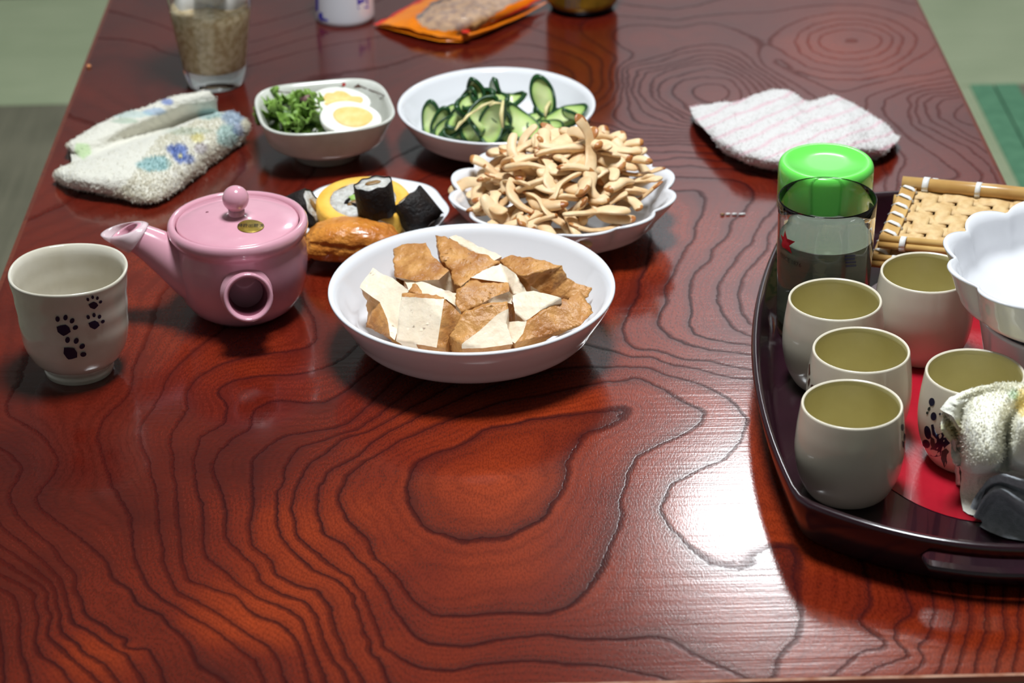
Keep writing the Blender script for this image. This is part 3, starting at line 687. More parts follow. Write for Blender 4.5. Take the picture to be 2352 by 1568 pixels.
fix_normals(mk('pot_body', *lathe(body, 96, None, c_pot), M_pink, pot, c_pot))
LZ = 0.0632*(PZ-1)
lid = fix_normals(mk('lid', *lathe([(a, b+LZ) for a, b in [(0, 0.058), (0.0418, 0.058), (0.0422, 0.0612), (0.0410, 0.0622), (0.030, 0.0634), (0.014, 0.0645), (0.0075, 0.0652), (0.0058, 0.0668), (0, 0.0668)]], 96, None, c_pot), M_pink, pot, c_pot))
kc = (c_pot[0], c_pot[1], c_pot[2]+LZ-0.0008)
mk('knob', *lathe([(0, 0.064), (0.0062, 0.0645), (0.0056, 0.0680), (0.0056, 0.0715)]+[(0.0092*math.cos(t), 0.0795+0.0092*math.sin(t)) for t in np.linspace(-1.0, PI/2-0.02, 20)]+[(0, 0.0887)], 48, None, kc), M_pink, lid, c_pot)
vh = P(476, 489, 0.0632+LZ)
mk('steam_hole', *lathe([(0, 0.0008), (0.0010, 0.0008), (0.0013, 0.0001), (0.0010, -0.001), (0, -0.001)], 16, None, vh), M_dark_in, lid, c_pot)
# spout
pa, pb = P(488, 652, 0.026), P(286, 531, 0.066)
mid1, mid2 = pa+(pb-pa)*0.33+np.array([0, 0, 0.001]), pa+(pb-pa)*0.68+np.array([0, 0, 0.002])
path = crom([pa, mid1, mid2, pb+(pb-pa)*0.0], 24)
rad = np.interp(np.linspace(0, 1, 24), [0, 0.25, 0.5, 0.8, 1.0], [0.0200, 0.0188, 0.0150, 0.0108, 0.0097])
dtip = (path[-1]-path[-2]); dtip /= np.linalg.norm(dtip)
Vo, Fo = tube(path, rad, 28, caps=False)
Vi, Fi = tube(path, rad-0.0022, 28, caps=False)
n_ = len(Vo); last = (24-1)*28
Fr = [(last+k, last+(k+1) % 28, n_+last+(k+1) % 28, n_+last+k) for k in range(28)]
V = np.vstack([Vo, Vi])
# cut the mouth on a slant, like a beak: push the underside farther out
def slant(v, amt, start):
    v = v.copy()
    for i in range(len(v)):
        s = np.dot(v[i]-path[-1], dtip)
        if s > -start: v[i] = v[i] + dtip*(-(v[i][2]-path[-1][2])*amt)*(1+s/start)
    return v
V = slant(V, 0.75, 0.012)
spout = fix_normals(mk('spout', V, Fo + [tuple(i+n_ for i in q[::-1]) for q in Fi] + Fr, M_pink, pot, c_pot))
sp = [path[-1]-dtip*s for s in (0.0115, 0.008, 0.003, -0.002, -0.0065)]
So, Fo2 = tube(sp, [0.0124, 0.0124, 0.0118, 0.0112, 0.0103], 28, caps=False)
Si, _ = tube(sp, [0.0114, 0.0113, 0.0107, 0.0101, 0.0095], 28, caps=False)
m_ = len(So)
Sv = slant(np.vstack([So, Si]), 0.85, 0.014)
fix_normals(mk('spout_sleeve', Sv, Fo2+[tuple(i+m_ for i in q[::-1]) for q in Fo2]+[(112+k, 112+(k+1) % 28, m_+112+(k+1) % 28, m_+112+k) for k in range(28)]+[(k, (k+1) % 28, m_+(k+1) % 28, m_+k) for k in range(28)], M_sil, spout, c_pot))
# hollow side handle pointing towards the viewer
ha, hb = P(566, 652, 0.036), P(575, 688, 0.0435)
hb = np.array([c_pot[0]+0.0115, c_pot[1]-0.067, T+0.0425]); ha = np.array([c_pot[0]+0.006, c_pot[1]-0.036, T+0.033])
ax = (hb-ha)/np.linalg.norm(hb-ha); Lh = np.linalg.norm(hb-ha)
hp = [ha+ax*s*Lh for s in (0, 0.35, 0.40, 0.46, 0.7, 0.92, 0.98, 1.0)]
Ho, Fh = tube(hp, [0.0185, 0.0178, 0.0178, 0.0150, 0.0146, 0.0166, 0.0166, 0.0158], 40, caps=False)
Hi, Fhi = tube([hb-ax*0.030, hb-ax*0.012, hb-ax*0.004, hb-ax*0.001, hb], [0.0112, 0.0118, 0.0130, 0.0140, 0.0148], 40, caps=False)
k_ = len(Ho); lo_ = 7*40
V = np.vstack([Ho, Hi])
F = Fh + [tuple(i+k_ for i in q[::-1]) for q in Fhi] + [(lo_+k, lo_+(k+1) % 40, k_+160+(k+1) % 40, k_+160+k) for k in range(40)] + [tuple(k_+k for k in range(40))]
fm = [0]*len(Fh)+[1]*80+[0]*80+[0]*40+[1]
mk('handle', V, F, [M_pink, M_dark_in], pot, c_pot, fmat=fm)
# sticker with five small characters
sc_ = P(576, 521, 0.0639+LZ)
st = mk('sticker', *lathe([(0, 0.0006), (0.0089, 0.0006), (0.0092, 0.0002), (0, 0.0)], 36, lambda a, r, z: (r*(1.0 if abs(math.sin(a)) < 0.001 else 1.0), z), (0, 0, 0)), M_gold, lid)
st.location = Vector((sc_-c_pot).tolist()); st.scale = (1.0, 1.0, 1.0)
def lid_z(x, y): return float(np.interp(math.hypot(x, y), [0.0075, 0.014, 0.030, 0.041], [0.0652, 0.0645, 0.0634, 0.0622]))+LZ
st.location.z = 0
for v in st.data.vertices: v.co.z = lid_z(v.co.x+st.location.x, v.co.y+st.location.y)+0.0001+v.co.z*0.6
def text_mesh(name, body_, size, m, thick=0.0):
    cu = bpy.data.curves.new(name, 'FONT'); cu.body = body_; cu.size = size; cu.align_x = 'CENTER'; cu.align_y = 'CENTER'; cu.extrude = thick
    cu.resolution_u = 2
    to = bpy.data.objects.new(name, cu); C.objects.link(to)
    bpy.context.view_layer.update()
    me = bpy.data.meshes.new_from_object(to.evaluated_get(bpy.context.evaluated_depsgraph_get()))
    bpy.data.objects.remove(to)
    me.materials.clear(); me.materials.append(m)
    o = bpy.data.objects.new(name, me); C.objects.link(o)
    return o
tx = text_mesh('sticker_lettering', '\u7279\u8a31\u51fa\u9858\u6e08', 0.0036, M_black)
for v in tx.data.vertices: v.co.y *= 1.5; v.co.z = lid_z(v.co.x+st.location.x, v.co.y+st.location.y)+0.0007
# the sub-part limit is three levels: lettering hangs on the lid beside the sticker
tx.parent = lid; tx.location = st.location

# ------------------------------------------------------------------ cup with paw prints
M_pawglaze = mat('speckled_grey_glaze', (212, 206, 192), 0.14, (198, 190, 172), 30, coat=0.5, bump=0.10, bscale=40)
c_paw = P(183, 848, 0)
p_paw = smooth_profile([(0.0225, 0.0), (0.0232, 0.003), (0.0228, 0.006), (0.0300, 0.014), (0.0345, 0.026), (0.0362, 0.044), (0.0374, 0.060), (0.0394, 0.0745)], 46)
inn = [(0.0388, 0.0757), (0.0374, 0.0750)] + [(a-0.0032, b) for a, b in p_paw[::-1] if b > 0.012 and b < 0.072] + [(0.018, 0.0095), (0, 0.009)]
def pawshape(a, r, z):
    k = min(1, max(0, (z-0.01)/0.01))
    return r*(1+0.007*k*math.sin(2*a+z*60)+0.004*k*math.sin(z*420+a*1.0)), z+0.0006*math.sin(3*a)*max(0, z/0.075)
pawcup = thing('tea_cup', 'tall off-white tea cup with four dark paw prints at the table edge', 'cup', c_paw)
fix_normals(mk('cup_body', *lathe([(0, 0.002), (0.02, 0.002), (0.021, 0.0)]+p_paw+inn, 96, pawshape, c_paw), M_pawglaze, pawcup, c_paw))
rf_paw = rfun_of([(a+0.0004, b) for a, b in p_paw])
def rr(q): return 0.344*q
paws = [((215, 697), 0.72, 0.0), ((217, 741), 0.85, 0.1), ((149, 752), 1.1, 0.25), ((166, 806), 1.2, 0.55)]
for (cx, cy), s, rt_ in paws:
    ca, sa = math.cos(rt_), math.sin(rt_)
    loc = lambda x, y: (cx+s*(x*ca-y*sa), cy+s*(x*sa+y*ca))
    pol = [[loc(*q) for q in [(-3, 16), (-12, 12), (-17, 2), (-9, -3), (0, -7), (9, -3), (14, 5), (7, 13), (2, 17)]]]
    pol += [[loc(*q) for q in ell(a, b, 4.6, 6.0, r_, 10)] for a, b, r_ in ((-19, -14, -0.4), (-4, -21, -0.1), (11, -18, 0.3), (21, -6, 0.8))]
    dv = decal(pol, c_paw, rf_paw, 0.008, 0.074, 0.0005)
    if dv: mk('paw_print', *dv, M_ink, pawcup, c_paw)

# ------------------------------------------------------------------ five barrel cups on the tray
M_cup = mat('ivory_glaze', (224, 215, 196), 0.16, (214, 203, 182), 14, coat=0.5, bump=0.05, bscale=25)
M_cup_in = mat('dim_olive_inside', (212, 203, 156), 0.22, (202, 192, 142), 30)  # olive cast of the dim cup interior, put into its colour
p_cup = smooth_profile([(0.0215, 0.0), (0.0250, 0.003), (0.0302, 0.014), (0.0326, 0.028), (0.0322, 0.042), (0.0308, 0.054), (0.0300, 0.0595)], 36)
p_cup_in = [(0.0283, 0.0597)] + [(a-0.0024, b) for a, b in p_cup[::-1] if 0.010 < b < 0.0575] + [(0.020, 0.0075), (0.010, 0.0065), (0, 0.0063)]
rf_cup = rfun_of(p_cup)
ZT = T+0.0065
def make_cup(px, py, label):
    q = P(px, py, 0.0655); c = np.array([q[0], q[1], ZT])
    t = thing('barrel_cup', label, 'cup', c, 'ivory barrel cups on the tray')
    fix_normals(mk('cup_body', *lathe([(0, 0.002), (0.019, 0.002), (0.0205, 0.0)]+p_cup+[(0.0296, 0.0604), (0.0289, 0.0604)]+p_cup_in[:1], 80, None, c), M_cup, t, c))
    mk('cup_inside', *lathe(p_cup_in[:1][::-1]+p_cup_in[1:], 64, None, c), M_cup_in, t, c)
    return t, c
cups = [make_cup(*a) for a in (
    (1918, 690, 'plain ivory barrel cup directly in front of the water glass'),
    (2128, 628, 'plain ivory barrel cup in front of the bamboo mats'),
    (1978, 806, 'ivory barrel cup between the frontmost cup and the one by the glass'),
    (1957, 931, 'frontmost ivory barrel cup in the corner of the dark tray'),
    (2240, 858, 'ivory barrel cup with panda painting behind the yellow-white towel'))]
def cup_print(i, name, polys, m):
    t, c = cups[i]
    dv = decal(polys, c, rf_cup, 0.002, 0.058)
    if dv: mk(name, *dv, m, t, c)
z4 = lambda pts: [(2052+x/2.903, 760+y/2.903) for x, y in pts]
cup_print(4, 'panda_painting', [z4(ell(258, 472, 20, 28)), z4(ell(270, 568, 20, 28)), z4(ell(318, 552, 14, 8)), z4(ell(230, 676, 22, 46, -0.2)), z4(ell(220, 752, 24, 30, -0.5)),
    z4([(252, 625), (268, 620), (285, 680), (300, 690), (288, 720), (262, 690)]), z4([(290, 690), (340, 672), (392, 668), (396, 735), (350, 770), (318, 830), (285, 838), (250, 832), (250, 780), (290, 740)]),
    z4(ell(320, 618, 7, 9)), z4(ell(352, 634, 9, 11)), z4(ell(316, 640, 5, 4)), z4([(300, 850), (345, 905), (338, 925), (318, 905)])], M_ink)
cup_print(4, 'bamboo_painting', [z4([(250, 700), (275, 720), (285, 780), (262, 790), (248, 750)]), z4([(322, 800), (352, 780), (372, 800), (358, 880), (342, 910), (318, 850)]), z4(ell(240, 518, 9, 14, 0.4)), z4(ell(228, 545, 8, 10)), z4([(352, 505), (372, 490), (368, 512)])], M_green_print)
z3 = lambda pts: [(1720+x/2.903, 860+y/2.903) for x, y in pts]
cup_print(3, 'panda_painting', [z3(ell(1022, 352, 9, 24)), z3(ell(1037, 415, 5, 24)), z3([(1022, 440), (1034, 450), (1036, 500), (1026, 480)]), z3([(1028, 500), (1038, 510), (1038, 590), (1030, 600)]), z3([(1026, 610), (1034, 600), (1034, 660), (1024, 668)])], M_ink)
z2 = lambda pts: [(1720+x/3.016, 380+y/3.016) for x, y in pts]
cup_print(2, 'panda_painting', [z2(ell(440, 1528, 10, 12)), z2([(418, 1380), (426, 1370), (428, 1440), (416, 1450)]), z2([(410, 1500), (422, 1470), (428, 1480), (414, 1530)])], M_brown_print)

# ------------------------------------------------------------------ tray
M_tray = mat('plum_lacquer', (34, 15, 23), 0.2, (42, 19, 28), 30, coat=0.6, bump=0.05, bscale=60)
M_red = mat('red_lacquer', (168, 22, 40), 0.28, (150, 18, 34), 40, coat=0.3, bump=0.05, bscale=400)
FL, BL = np.array([0.1705, 1.1475]), np.array([0.2245, 1.553])
e1 = (BL-FL)/np.linalg.norm(BL-FL); e2 = np.array([e1[1], -e1[0]]); Lt, Wt = float(np.linalg.norm(BL-FL)), 0.228
FR, BR = FL+e2*Wt, BL+e2*Wt
tc_ = (FL+BR)/2
def side(a, b, bulge, n=34):
    d = (b-a); L_ = np.linalg.norm(d); d = d/L_; nn = np.array([d[1], -d[0]])
    if np.dot(nn, (a+b)/2-tc_) < 0: nn = -nn
    return [a+d*L_*t+nn*bulge*(1-(2*t-1)**2) for t in np.linspace(0, 1, n)[:-1]]
outl = np.array(side(FL, BL, 0.031)+side(BL, BR, 0.028)+side(BR, FR, 0.031)+side(FR, FL, 0.040))
for _ in range(1): outl = (np.roll(outl, 1, 0)+2*outl+np.roll(outl, -1, 0))/4
# start so that corners stay readable: outline list runs FL -> BL -> BR -> FR
cen = outl.mean(0)
def inset(d):
    v = cen-outl; return outl + v/np.linalg.norm(v, axis=1)[:, None]*d
prof_t = [(0.022, 0.0), (0.013, 0.001), (0.009, 0.006), (0.003, 0.022), (0.0, 0.033), (0.0008, 0.0352), (0.003, 0.0358), (0.0052, 0.0350), (0.006, 0.033), (0.010, 0.018), (0.0145, 0.0085), (0.019, 0.0064)]
no = len(outl); V, F = [], []
for d, z in prof_t: V += [(x, y, T+z) for x, y in inset(d)]
for i in range(len(prof_t)-1):
    for k in range(no): F.append((i*no+k, i*no+(k+1) % no, (i+1)*no+(k+1) % no, (i+1)*no+k))
V += [(cen[0], cen[1], T), (cen[0], cen[1], T+0.0064)]
F += [(len(V)-2, (k+1) % no, k) for k in range(no)] + [(len(V)-1, (len(prof_t)-1)*no+k, (len(prof_t)-1)*no+(k+1) % no) for k in range(no)]
org_t = (cen[0], cen[1], T)
tray = thing('serving_tray', 'dark plum lacquer tray with bowed sides carrying cups and a glass', 'tray', org_t)
tb = fix_normals(mk('tray_body', V, F, M_tray, tray, org_t))
# long grip slots through the two short sides
def slot(ctr, d, z0, half, hh):
    d3 = np.array([d[0], d[1], 0]); n3 = np.array([-d[1], d[0], 0]); Vc, Fc = [], []
    prof = [(half*math.cos(a)*0+(half if math.cos(a) > 0 else -half)+hh*math.cos(a), hh*math.sin(a)) for a in np.linspace(0, 2*PI, 25)[:-1]]
    for s in (-0.035, 0.035):
        for x, z in prof: Vc.append(np.array([ctr[0], ctr[1], T+z0+z])+d3*x+n3*s)
    n = len(prof)
    Fc = [(k, (k+1) % n, n+(k+1) % n, n+k) for k in range(n)]+[tuple(range(n))[::-1], tuple(n+k for k in range(n))]
    return Vc, Fc
dep = None
for a, b, bl in ((FL, FR, 0.035), (BL, BR, 0.024)):
    d = (b-a)/np.linalg.norm(b-a); nn = np.array([d[1], -d[0]])
    m0 = (a+b)/2; nn = nn if np.dot(nn, m0-tc_) > 0 else -nn
    cut = fix_normals(mk('cutter', *slot(m0+nn*bl, d, 0.0205, 0.036, 0.0062), M_tray, smooth=False))
    bpy.context.view_layer.update()
    md = tb.modifiers.new('b', 'BOOLEAN'); md.operation = 'DIFFERENCE'; md.object = cut; md.solver = 'EXACT'
    # cutter lives in world space, tray body under its root: evaluate now and drop the modifier
    bpy.context.view_layer.update()
    me2 = bpy.data.meshes.new_from_object(tb.evaluated_get(bpy.context.evaluated_depsgraph_get()))
    tb.modifiers.clear(); tb.data = me2; bpy.data.objects.remove(cut)
V, F = [], []
for s in (0.999,):
    for k in range(72):
        a = 2*PI*k/72; q = cen+e1*0.172*math.cos(a)+e2*0.096*math.sin(a)
        V.append((q[0], q[1], T+0.00665))
V.append((cen[0], cen[1], T+0.0067)); F = [(72, k, (k+1) % 72) for k in range(72)]
mk('red_inlay', V, F, M_red, tray, org_t)

# ------------------------------------------------------------------ glasses and canister
M_glass = mat('clear_glass', (253, 254, 254), 0.0, trans=1.0, ior=1.40)
M_water = mat('water', (176, 184, 166), 0.03, trans=0.72, ior=1.33)
M_star = mat('red_star_print', (196, 24, 44), 0.4)
q = P(1901, 452, 0.1055); c_gl = np.array([q[0], q[1], ZT])
def tumbler(r0, r1, h, base, wall, n=10):
    o = [(0, 0.0), (r0-0.002, 0.0), (r0, 0.0015)] + [(r0+(r1-r0)*t, 0.0015+(h-0.0015)*t) for t in np.linspace(0, 1, n)[1:]]
    o[-1] = (r1, h-0.0008)
    i = [(r1-wall/2, h), (r1-wall, h-0.0008)] + [(r0+(r1-r0)*t-wall, base+(h-base)*t) for t in np.linspace(1, 0.06, n)[1:]] + [(r0-wall-0.004, base), (0, base)]
    return o+i
gls = thing('beer_glass', 'straight clear glass of water with a printed red star', 'glass', c_gl)
gl_r = lambda z: 0.0302+0.0024*min(max(z/0.099, 0), 1)
fix_normals(mk('glass_wall', *lathe(tumbler(0.0302, 0.0326, 0.099, 0.009, 0.0010), 80, None, c_gl), M_glass, gls, c_gl))
wl = 0.071
mk('water', *lathe([(0, 0.0088)]+[(0.0302-0.0014-0.003, 0.0088)]+[(gl_r(z)-0.00100, z) for z in np.linspace(0.012, wl+0.0006, 8)]+[(gl_r(wl)-0.0024, wl), (0, wl-0.0002)], 80, None, c_gl), M_water, gls, c_gl)
z1 = lambda pts: [(1560+x/2.9697, 180+y/2.9697) for x, y in pts]
star = [(724, 1035), (738, 1092), (793, 1112), (752, 1140), (770, 1195), (726, 1160), (708, 1152), (700, 1130), (706, 1106), (694, 1062), (712, 1080)]
dv = decal([z1(star)], c_gl, gl_r, 0.002, 0.098, 0.0002)
if dv: mk('star_print', *dv, M_star, gls, c_gl)
# founding-year lettering under the star, wrapped on the wall
yr = text_mesh('year_lettering', 'SINCE 1876', 0.0042, M_black)
hp_ = hit(1806, 594, c_gl, gl_r, 0.002, 0.098)
if hp_ is not None:
    a0 = math.atan2(hp_[1]-c_gl[1], hp_[0]-c_gl[0]); z0 = hp_[2]-c_gl[2]
    for v in yr.data.vertices:
        a = a0+0.10+v.co.x/0.031; r = gl_r(z0)+0.0003; zz = z0+v.co.y
        v.co = Vector((r*math.cos(a), r*math.sin(a), zz))
    yr.parent = gls
bars = [z1([(1130+dx, y), (1200+dx, y-4), (1200+dx, y+10), (1130+dx, y+14)]) for dx, y in ((0, 1205), (-2, 1226), (4, 1248), (6, 1272))]
dv = decal(bars, c_gl, gl_r, 0.002, 0.098, 0.0002)
if dv: mk('blue_print', *dv, mat('navy_print', (40, 50, 96), 0.4), gls, c_gl)

M_green = mat('green_plastic', (104, 216, 84), 0.22, coat=0.3)
M_canbody = mat('beige_paper_label', (196, 178, 140), 0.5, (182, 160, 120), 40)
M_cangreen = mat('green_print', (70, 112, 50), 0.5, (150, 150, 90), 300, lo=0.45, hi=0.5)
q = P(1900, 374, 0.1045); c_can = np.array([q[0], q[1]+0.004, ZT])
can = thing('tea_canister', 'round tea canister with bright green cap behind the water glass', 'canister', c_can)
fix_normals(mk('cap', *lathe([(0, 0.064), (0.0322, 0.064), (0.0326, 0.0648), (0.0326, 0.0915)]+[(0.0296+0.003*math.cos(t), 0.0925+0.0055*math.sin(t)) for t in np.linspace(0, PI/2, 8)]+[(0.0262, 0.0979), (0.0250, 0.0968), (0.012, 0.0965), (0, 0.0965)], 96, lambda a, r, z: (r*(1+(0.003*math.cos(60*a) if 0.066 < z < 0.09 else 0)), z), c_can), M_green, can, c_can))
mk('canister_body', *lathe([(0, 0.0), (0.0308, 0.0), (0.0312, 0.001), (0.0312, 0.0645), (0, 0.0645)], 64, None, c_can), M_canbody, can, c_can)
mk('printed_band', *lathe([(0.03135, 0.006), (0.03138, 0.0065), (0.03138, 0.036), (0.03135, 0.0365)], 64, None, c_can), M_cangreen, can, c_can)

# tall iced drink at the far left
M_drink = mat('fizzy_brown_drink', (228, 208, 170), 0.25, (192, 166, 126), 200, trans=0.12, ior=1.33, lo=0.40, hi=0.62, detail=3)
M_ice = mat('ice', (228, 224, 218), 0.15, (206, 202, 196), 60, trans=0.12, ior=1.31)
c_tall = P(496, 190, 0)
tall = thing('tall_glass', 'tall tapered glass of fizzy brown iced drink at the back left', 'glass', c_tall)
tp = [(0, 0.001), (0.0225, 0.0), (0.0243, 0.0015), (0.0265, 0.012), (0.0335, 0.060), (0.0388, 0.105), (0.0415, 0.142), (0.0408, 0.1435), (0.0400, 0.142), (0.0373, 0.105), (0.0320, 0.060), (0.0248, 0.020), (0.0228, 0.0165), (0, 0.016)]
fix_normals(mk('glass_wall', *lathe(tp, 72, None, c_tall), M_glass, tall, c_tall))
mk('drink', *lathe([(0, 0.0158), (0.0229, 0.0163), (0.0250, 0.020), (0.0322, 0.060), (0.0336, 0.070), (0, 0.070)], 64, None, c_tall), M_drink, tall, c_tall)
for k, (px, py, h, s, rz) in enumerate(((440, 5, 0.072, 0.024, 0.4), (525, 8, 0.070, 0.026, 1.1), (485, -30, 0.092, 0.024, 0.2))):
    q = P(px, py, h); v = np.array([q[0], q[1], T+h]) ; d = np.array([c_tall[0], c_tall[1]])-v[:2]
    off = np.linalg.norm(d); lim = 0.0165
    if off > lim: v[:2] = np.array([c_tall[0], c_tall[1]])-d/off*lim
    V, F = box(0, 0, 0, s, s, s*0.9, s*0.16)
    o = mk('ice_cube', V, F, M_ice, None, None); o.location = Vector(v.tolist()); o.rotation_euler = (0.3*k, 0.4, rz)
    tag(o, ('melting ice cube on the left in the tall drink', 'large ice cube low on the right in the tall drink', 'topmost ice cube of the tall drink')[k], 'ice cube')

# white bottle with blue print
M_bot = mat('white_ceramic_bottle', (214, 214, 220), 0.18, coat=0.4)
M_blue = mat('blue_print', (48, 44, 168), 0.4)
c_bot = P(793, 40, 0)
bot = thing('sake_bottle', 'white ceramic bottle with blue printed marks at the back', 'bottle', c_bot)
p_bot = smooth_profile([(0.0255, 0.0), (0.0268, 0.002), (0.0272, 0.008), (0.0262, 0.035), (0.0258, 0.06), (0.0235, 0.080), (0.0150, 0.098), (0.0105, 0.112), (0.0120, 0.126)], 50)
fix_normals(mk('bottle_body', *lathe([(0, 0.001), (0.024, 0.001)]+p_bot+[(0.0105, 0.1265), (0.0095, 0.124), (0.0085, 0.112), (0, 0.10)], 64, None, c_bot), M_bot, bot, c_bot))
rf_bot = rfun_of(p_bot)
for nm, po in (('blue_label', [[(819, -12), (844, -12), (845, 12), (821, 14)], [(821, 16), (846, 14), (846, 19), (822, 21)]]), ('blue_letter', [ell(737, 36, 5, 9), [(735, 40), (741, 38), (748, 44), (755, 40), (754, 48), (746, 50), (738, 48)]]), ('blue_stripe', [[(725.5, -20), (732, -18), (732, 26), (726, 24)]])):
    dv = decal(po, c_bot, rf_bot, 0.002, 0.09, 0.0003)
    if dv: mk(nm, *dv, M_blue, bot, c_bot)

# gold drink can
M_goldcan = mat('gold_printed_metal', (176, 132, 40), 0.3, (120, 92, 26), 60, metal=0.35)
M_can_rim = mat('dark_can_base', (28, 30, 40), 0.35, metal=0.5)
c_gc = P(1337, 17, 0)
gc = thing('drink_can', 'gold drink can with a barcode at the back of the table', 'can', c_gc)
rf_gc = lambda z: 0.0331
mk('can_body', *lathe([(0.0300, 0.006), (0.0326, 0.0085), (0.0331, 0.012), (0.0331, 0.108), (0.0300, 0.116), (0.027, 0.120), (0.0265, 0.118), (0, 0.117)], 72, None, c_gc), M_goldcan, gc, c_gc)
mk('can_base', *lathe([(0, 0.004), (0.024, 0.001), (0.0262, 0.0), (0.0282, 0.001), (0.0305, 0.0062)], 72, None, c_gc), M_can_rim, gc, c_gc)
dv = decal([[(1296, -14), (1337, -10), (1336, 28), (1296, 24)]], c_gc, rf_gc, 0.008, 0.108, 0.0003)
if dv: mk('barcode_label', *dv, mat('barcode_white', (206, 200, 206), 0.5), gc, c_gc)
bars = [[(1300+k*3.3, -12), (1300+k*3.3+w_b, -12), (1300+k*3.3+w_b, 19), (1300+k*3.3, 19)] for k, w_b in enumerate([1.6, 0.8, 2.0, 1.2, 0.8, 2.2, 1.0, 1.6, 0.8, 1.8])]
dv = decal(bars, c_gc, rf_gc, 0.008, 0.108, 0.0005)
if dv: mk('barcode_bars', *dv, mat('barcode_ink', (70, 66, 92), 0.5), gc, c_gc)
dv = decal([ell(1278, 8, 16, 20)], c_gc, rf_gc, 0.008, 0.108, 0.0003)
if dv: mk('dark_emblem', *dv, mat('dark_emblem_ink', (34, 24, 40), 0.4), gc, c_gc)
dv = decal([ell(1378, 27, 18, 6, -0.1)], c_gc, rf_gc, 0.008, 0.108, 0.0003)
if dv: mk('brown_lettering', *dv, mat('brown_ink', (104, 74, 30), 0.4), gc, c_gc)

# ------------------------------------------------------------------ snack bag
M_orange = mat('orange_foil', (236, 132, 20), 0.3, (226, 112, 14), 20)
M_redfoil = mat('red_foil', (206, 40, 30), 0.3)
M_bagwin = mat('clear_bag_window', (240, 236, 230), 0.10, alpha=0.20, bump=1.0, bscale=70)
M_snack = mat('brown_snack', (128, 74, 32), 0.5, (186, 136, 82), 110, bump=0.4, bscale=150, lo=0.4, hi=0.6)
bagc = [[(858, 57, 0.002), (920, 22, 0.004), (985, -14, 0.006), (1060, -55, 0.008)],
        [(910, 60, 0.008), (985, 22, 0.020), (1060, -12, 0.020), (1120, -45, 0.016)],
        [(962, 72, 0.009), (1050, 34, 0.024), (1120, 0, 0.024), (1180, -30, 0.018)],
        [(1012, 84, 0.008), (1095, 46, 0.020), (1160, 14, 0.020), (1225, -18, 0.016)],
        [(1062, 92, 0.004), (1132, 54, 0.010), (1196, 22, 0.012), (1262, -14, 0.012)]]
nr, nc = 49, 49
V, pxs = ctrl_surface(bagc, nr, nc)
for i in range(len(V)):
    V[i][2] += 0.0016*fbm(V[i], 70)
faces = grid_faces(nr, nc)
uv = [(f[0]//nc/(nr-1), (f[0] % nc)/(nc-1)) for f in faces]
reg = []
for u, v in uv:
    lo_u = 0.22 if v > 0.14 else 9
    inwin = (0.20+0.05*math.sin(9*v) < u < 0.80+0.03*math.sin(7*v)) and v > 0.10+1.0*abs(u-0.55)**2*1.2 - 0.02
    reg.append('red' if (u < 0.05 or u > 0.93 and v > 0.35 or u > 0.965) else 'win' if inwin else 'or')
bag_o = P(1060, 30, 0)
bag = thing('snack_bag', 'orange snack bag with clear window lying between bottle and can', 'bag', bag_o)
def sub_faces(k, dz):
    idx = sorted({i for f, r in zip(faces, reg) if r in k for i in f}); mp_ = {a: b for b, a in enumerate(idx)}
    vv = np.array([V[i] for i in idx]); vv[:, 2] += dz
    return vv, [tuple(mp_[i] for i in f) for f, r in zip(faces, reg) if r in k]
for nm, k, m_, dz in (('orange_film', ('or',), M_orange, 0), ('red_edge', ('red',), M_redfoil, 0), ('clear_window', ('win',), M_bagwin, 0.0004)):
    o = mk(nm, *sub_faces(k, dz), m_, bag, bag_o)
vv, ff = sub_faces(('win',), -0.0025)
for i in range(len(vv)): vv[i][2] += 0.0025*fbm(vv[i], 180, 2)-0.001
mk('snack_filling', vv, ff, M_snack, bag, bag_o)
bk = V.copy(); bk[:, 2] = T+0.0008+0.35*(bk[:, 2]-T)
mk('bag_back', bk, faces, M_orange, bag, bag_o)
z5 = [(1150, 205), (1170, 215), (1178, 225), (1155, 235), (1120, 232), (1112, 215)]
idx = [P(700+x/3.0947, y/3.0947, 0.0125) for x, y in z5]
mk('red_stamp', idx, [(0, 1, 2, 3, 4, 5)], M_redfoil, bag, bag_o)

# ------------------------------------------------------------------ towels
def cloth(ctrl, nr, nc, thick, namp=0.0006, nscale=300, big=0.0, bigscale=40, colour=None):
    V, px = ctrl_surface(ctrl, nr, nc)
    n = grid_normals(V, nr, nc)
    for i in range(len(V)):
        V[i] = V[i] + n[i]*(namp*fbm(V[i], nscale, 2) + (big*fbm(V[i], bigscale, 2) if big else 0))
        if V[i][2] < T+0.0006: V[i][2] = T+0.0006
    col = None if colour is None else np.array([colour(*px[i]) for i in range(len(V))])
    B = V - n*thick
    B[:, 2] = np.maximum(B[:, 2], T+0.0003)
    allv = np.vstack([V, B]); N = nr*nc
    F = grid_faces(nr, nc); F2 = [tuple(i+N for i in f[::-1]) for f in F]
    rim = [i for i in range(nc)] + [r*nc+nc-1 for r in range(1, nr)] + [(nr-1)*nc+c for c in range(nc-2, -1, -1)] + [r*nc for r in range(nr-2, 0, -1)]
    S = [(rim[k], rim[(k+1) % len(rim)], rim[(k+1) % len(rim)]+N, rim[k]+N) for k in range(len(rim))]
    a = {'cloth_colour': np.vstack([col, col])} if col is not None else None
    return allv, F+F2+S, a
M_loops, _nt, _b = new_mat('terry_loops')
_N, _L = _nt.nodes, _nt.links; _N.remove(_b)
_a = _N.new('ShaderNodeAttribute'); _a.attribute_name = 'cloth_colour'
_df, _tr, _mx = _N.new('ShaderNodeBsdfDiffuse'), _N.new('ShaderNodeBsdfTranslucent'), _N.new('ShaderNodeMixShader')
_L.new(_a.outputs['Color'], _df.inputs['Color']); _L.new(_a.outputs['Color'], _tr.inputs['Color']); _mx.inputs[0].default_value = 0.5
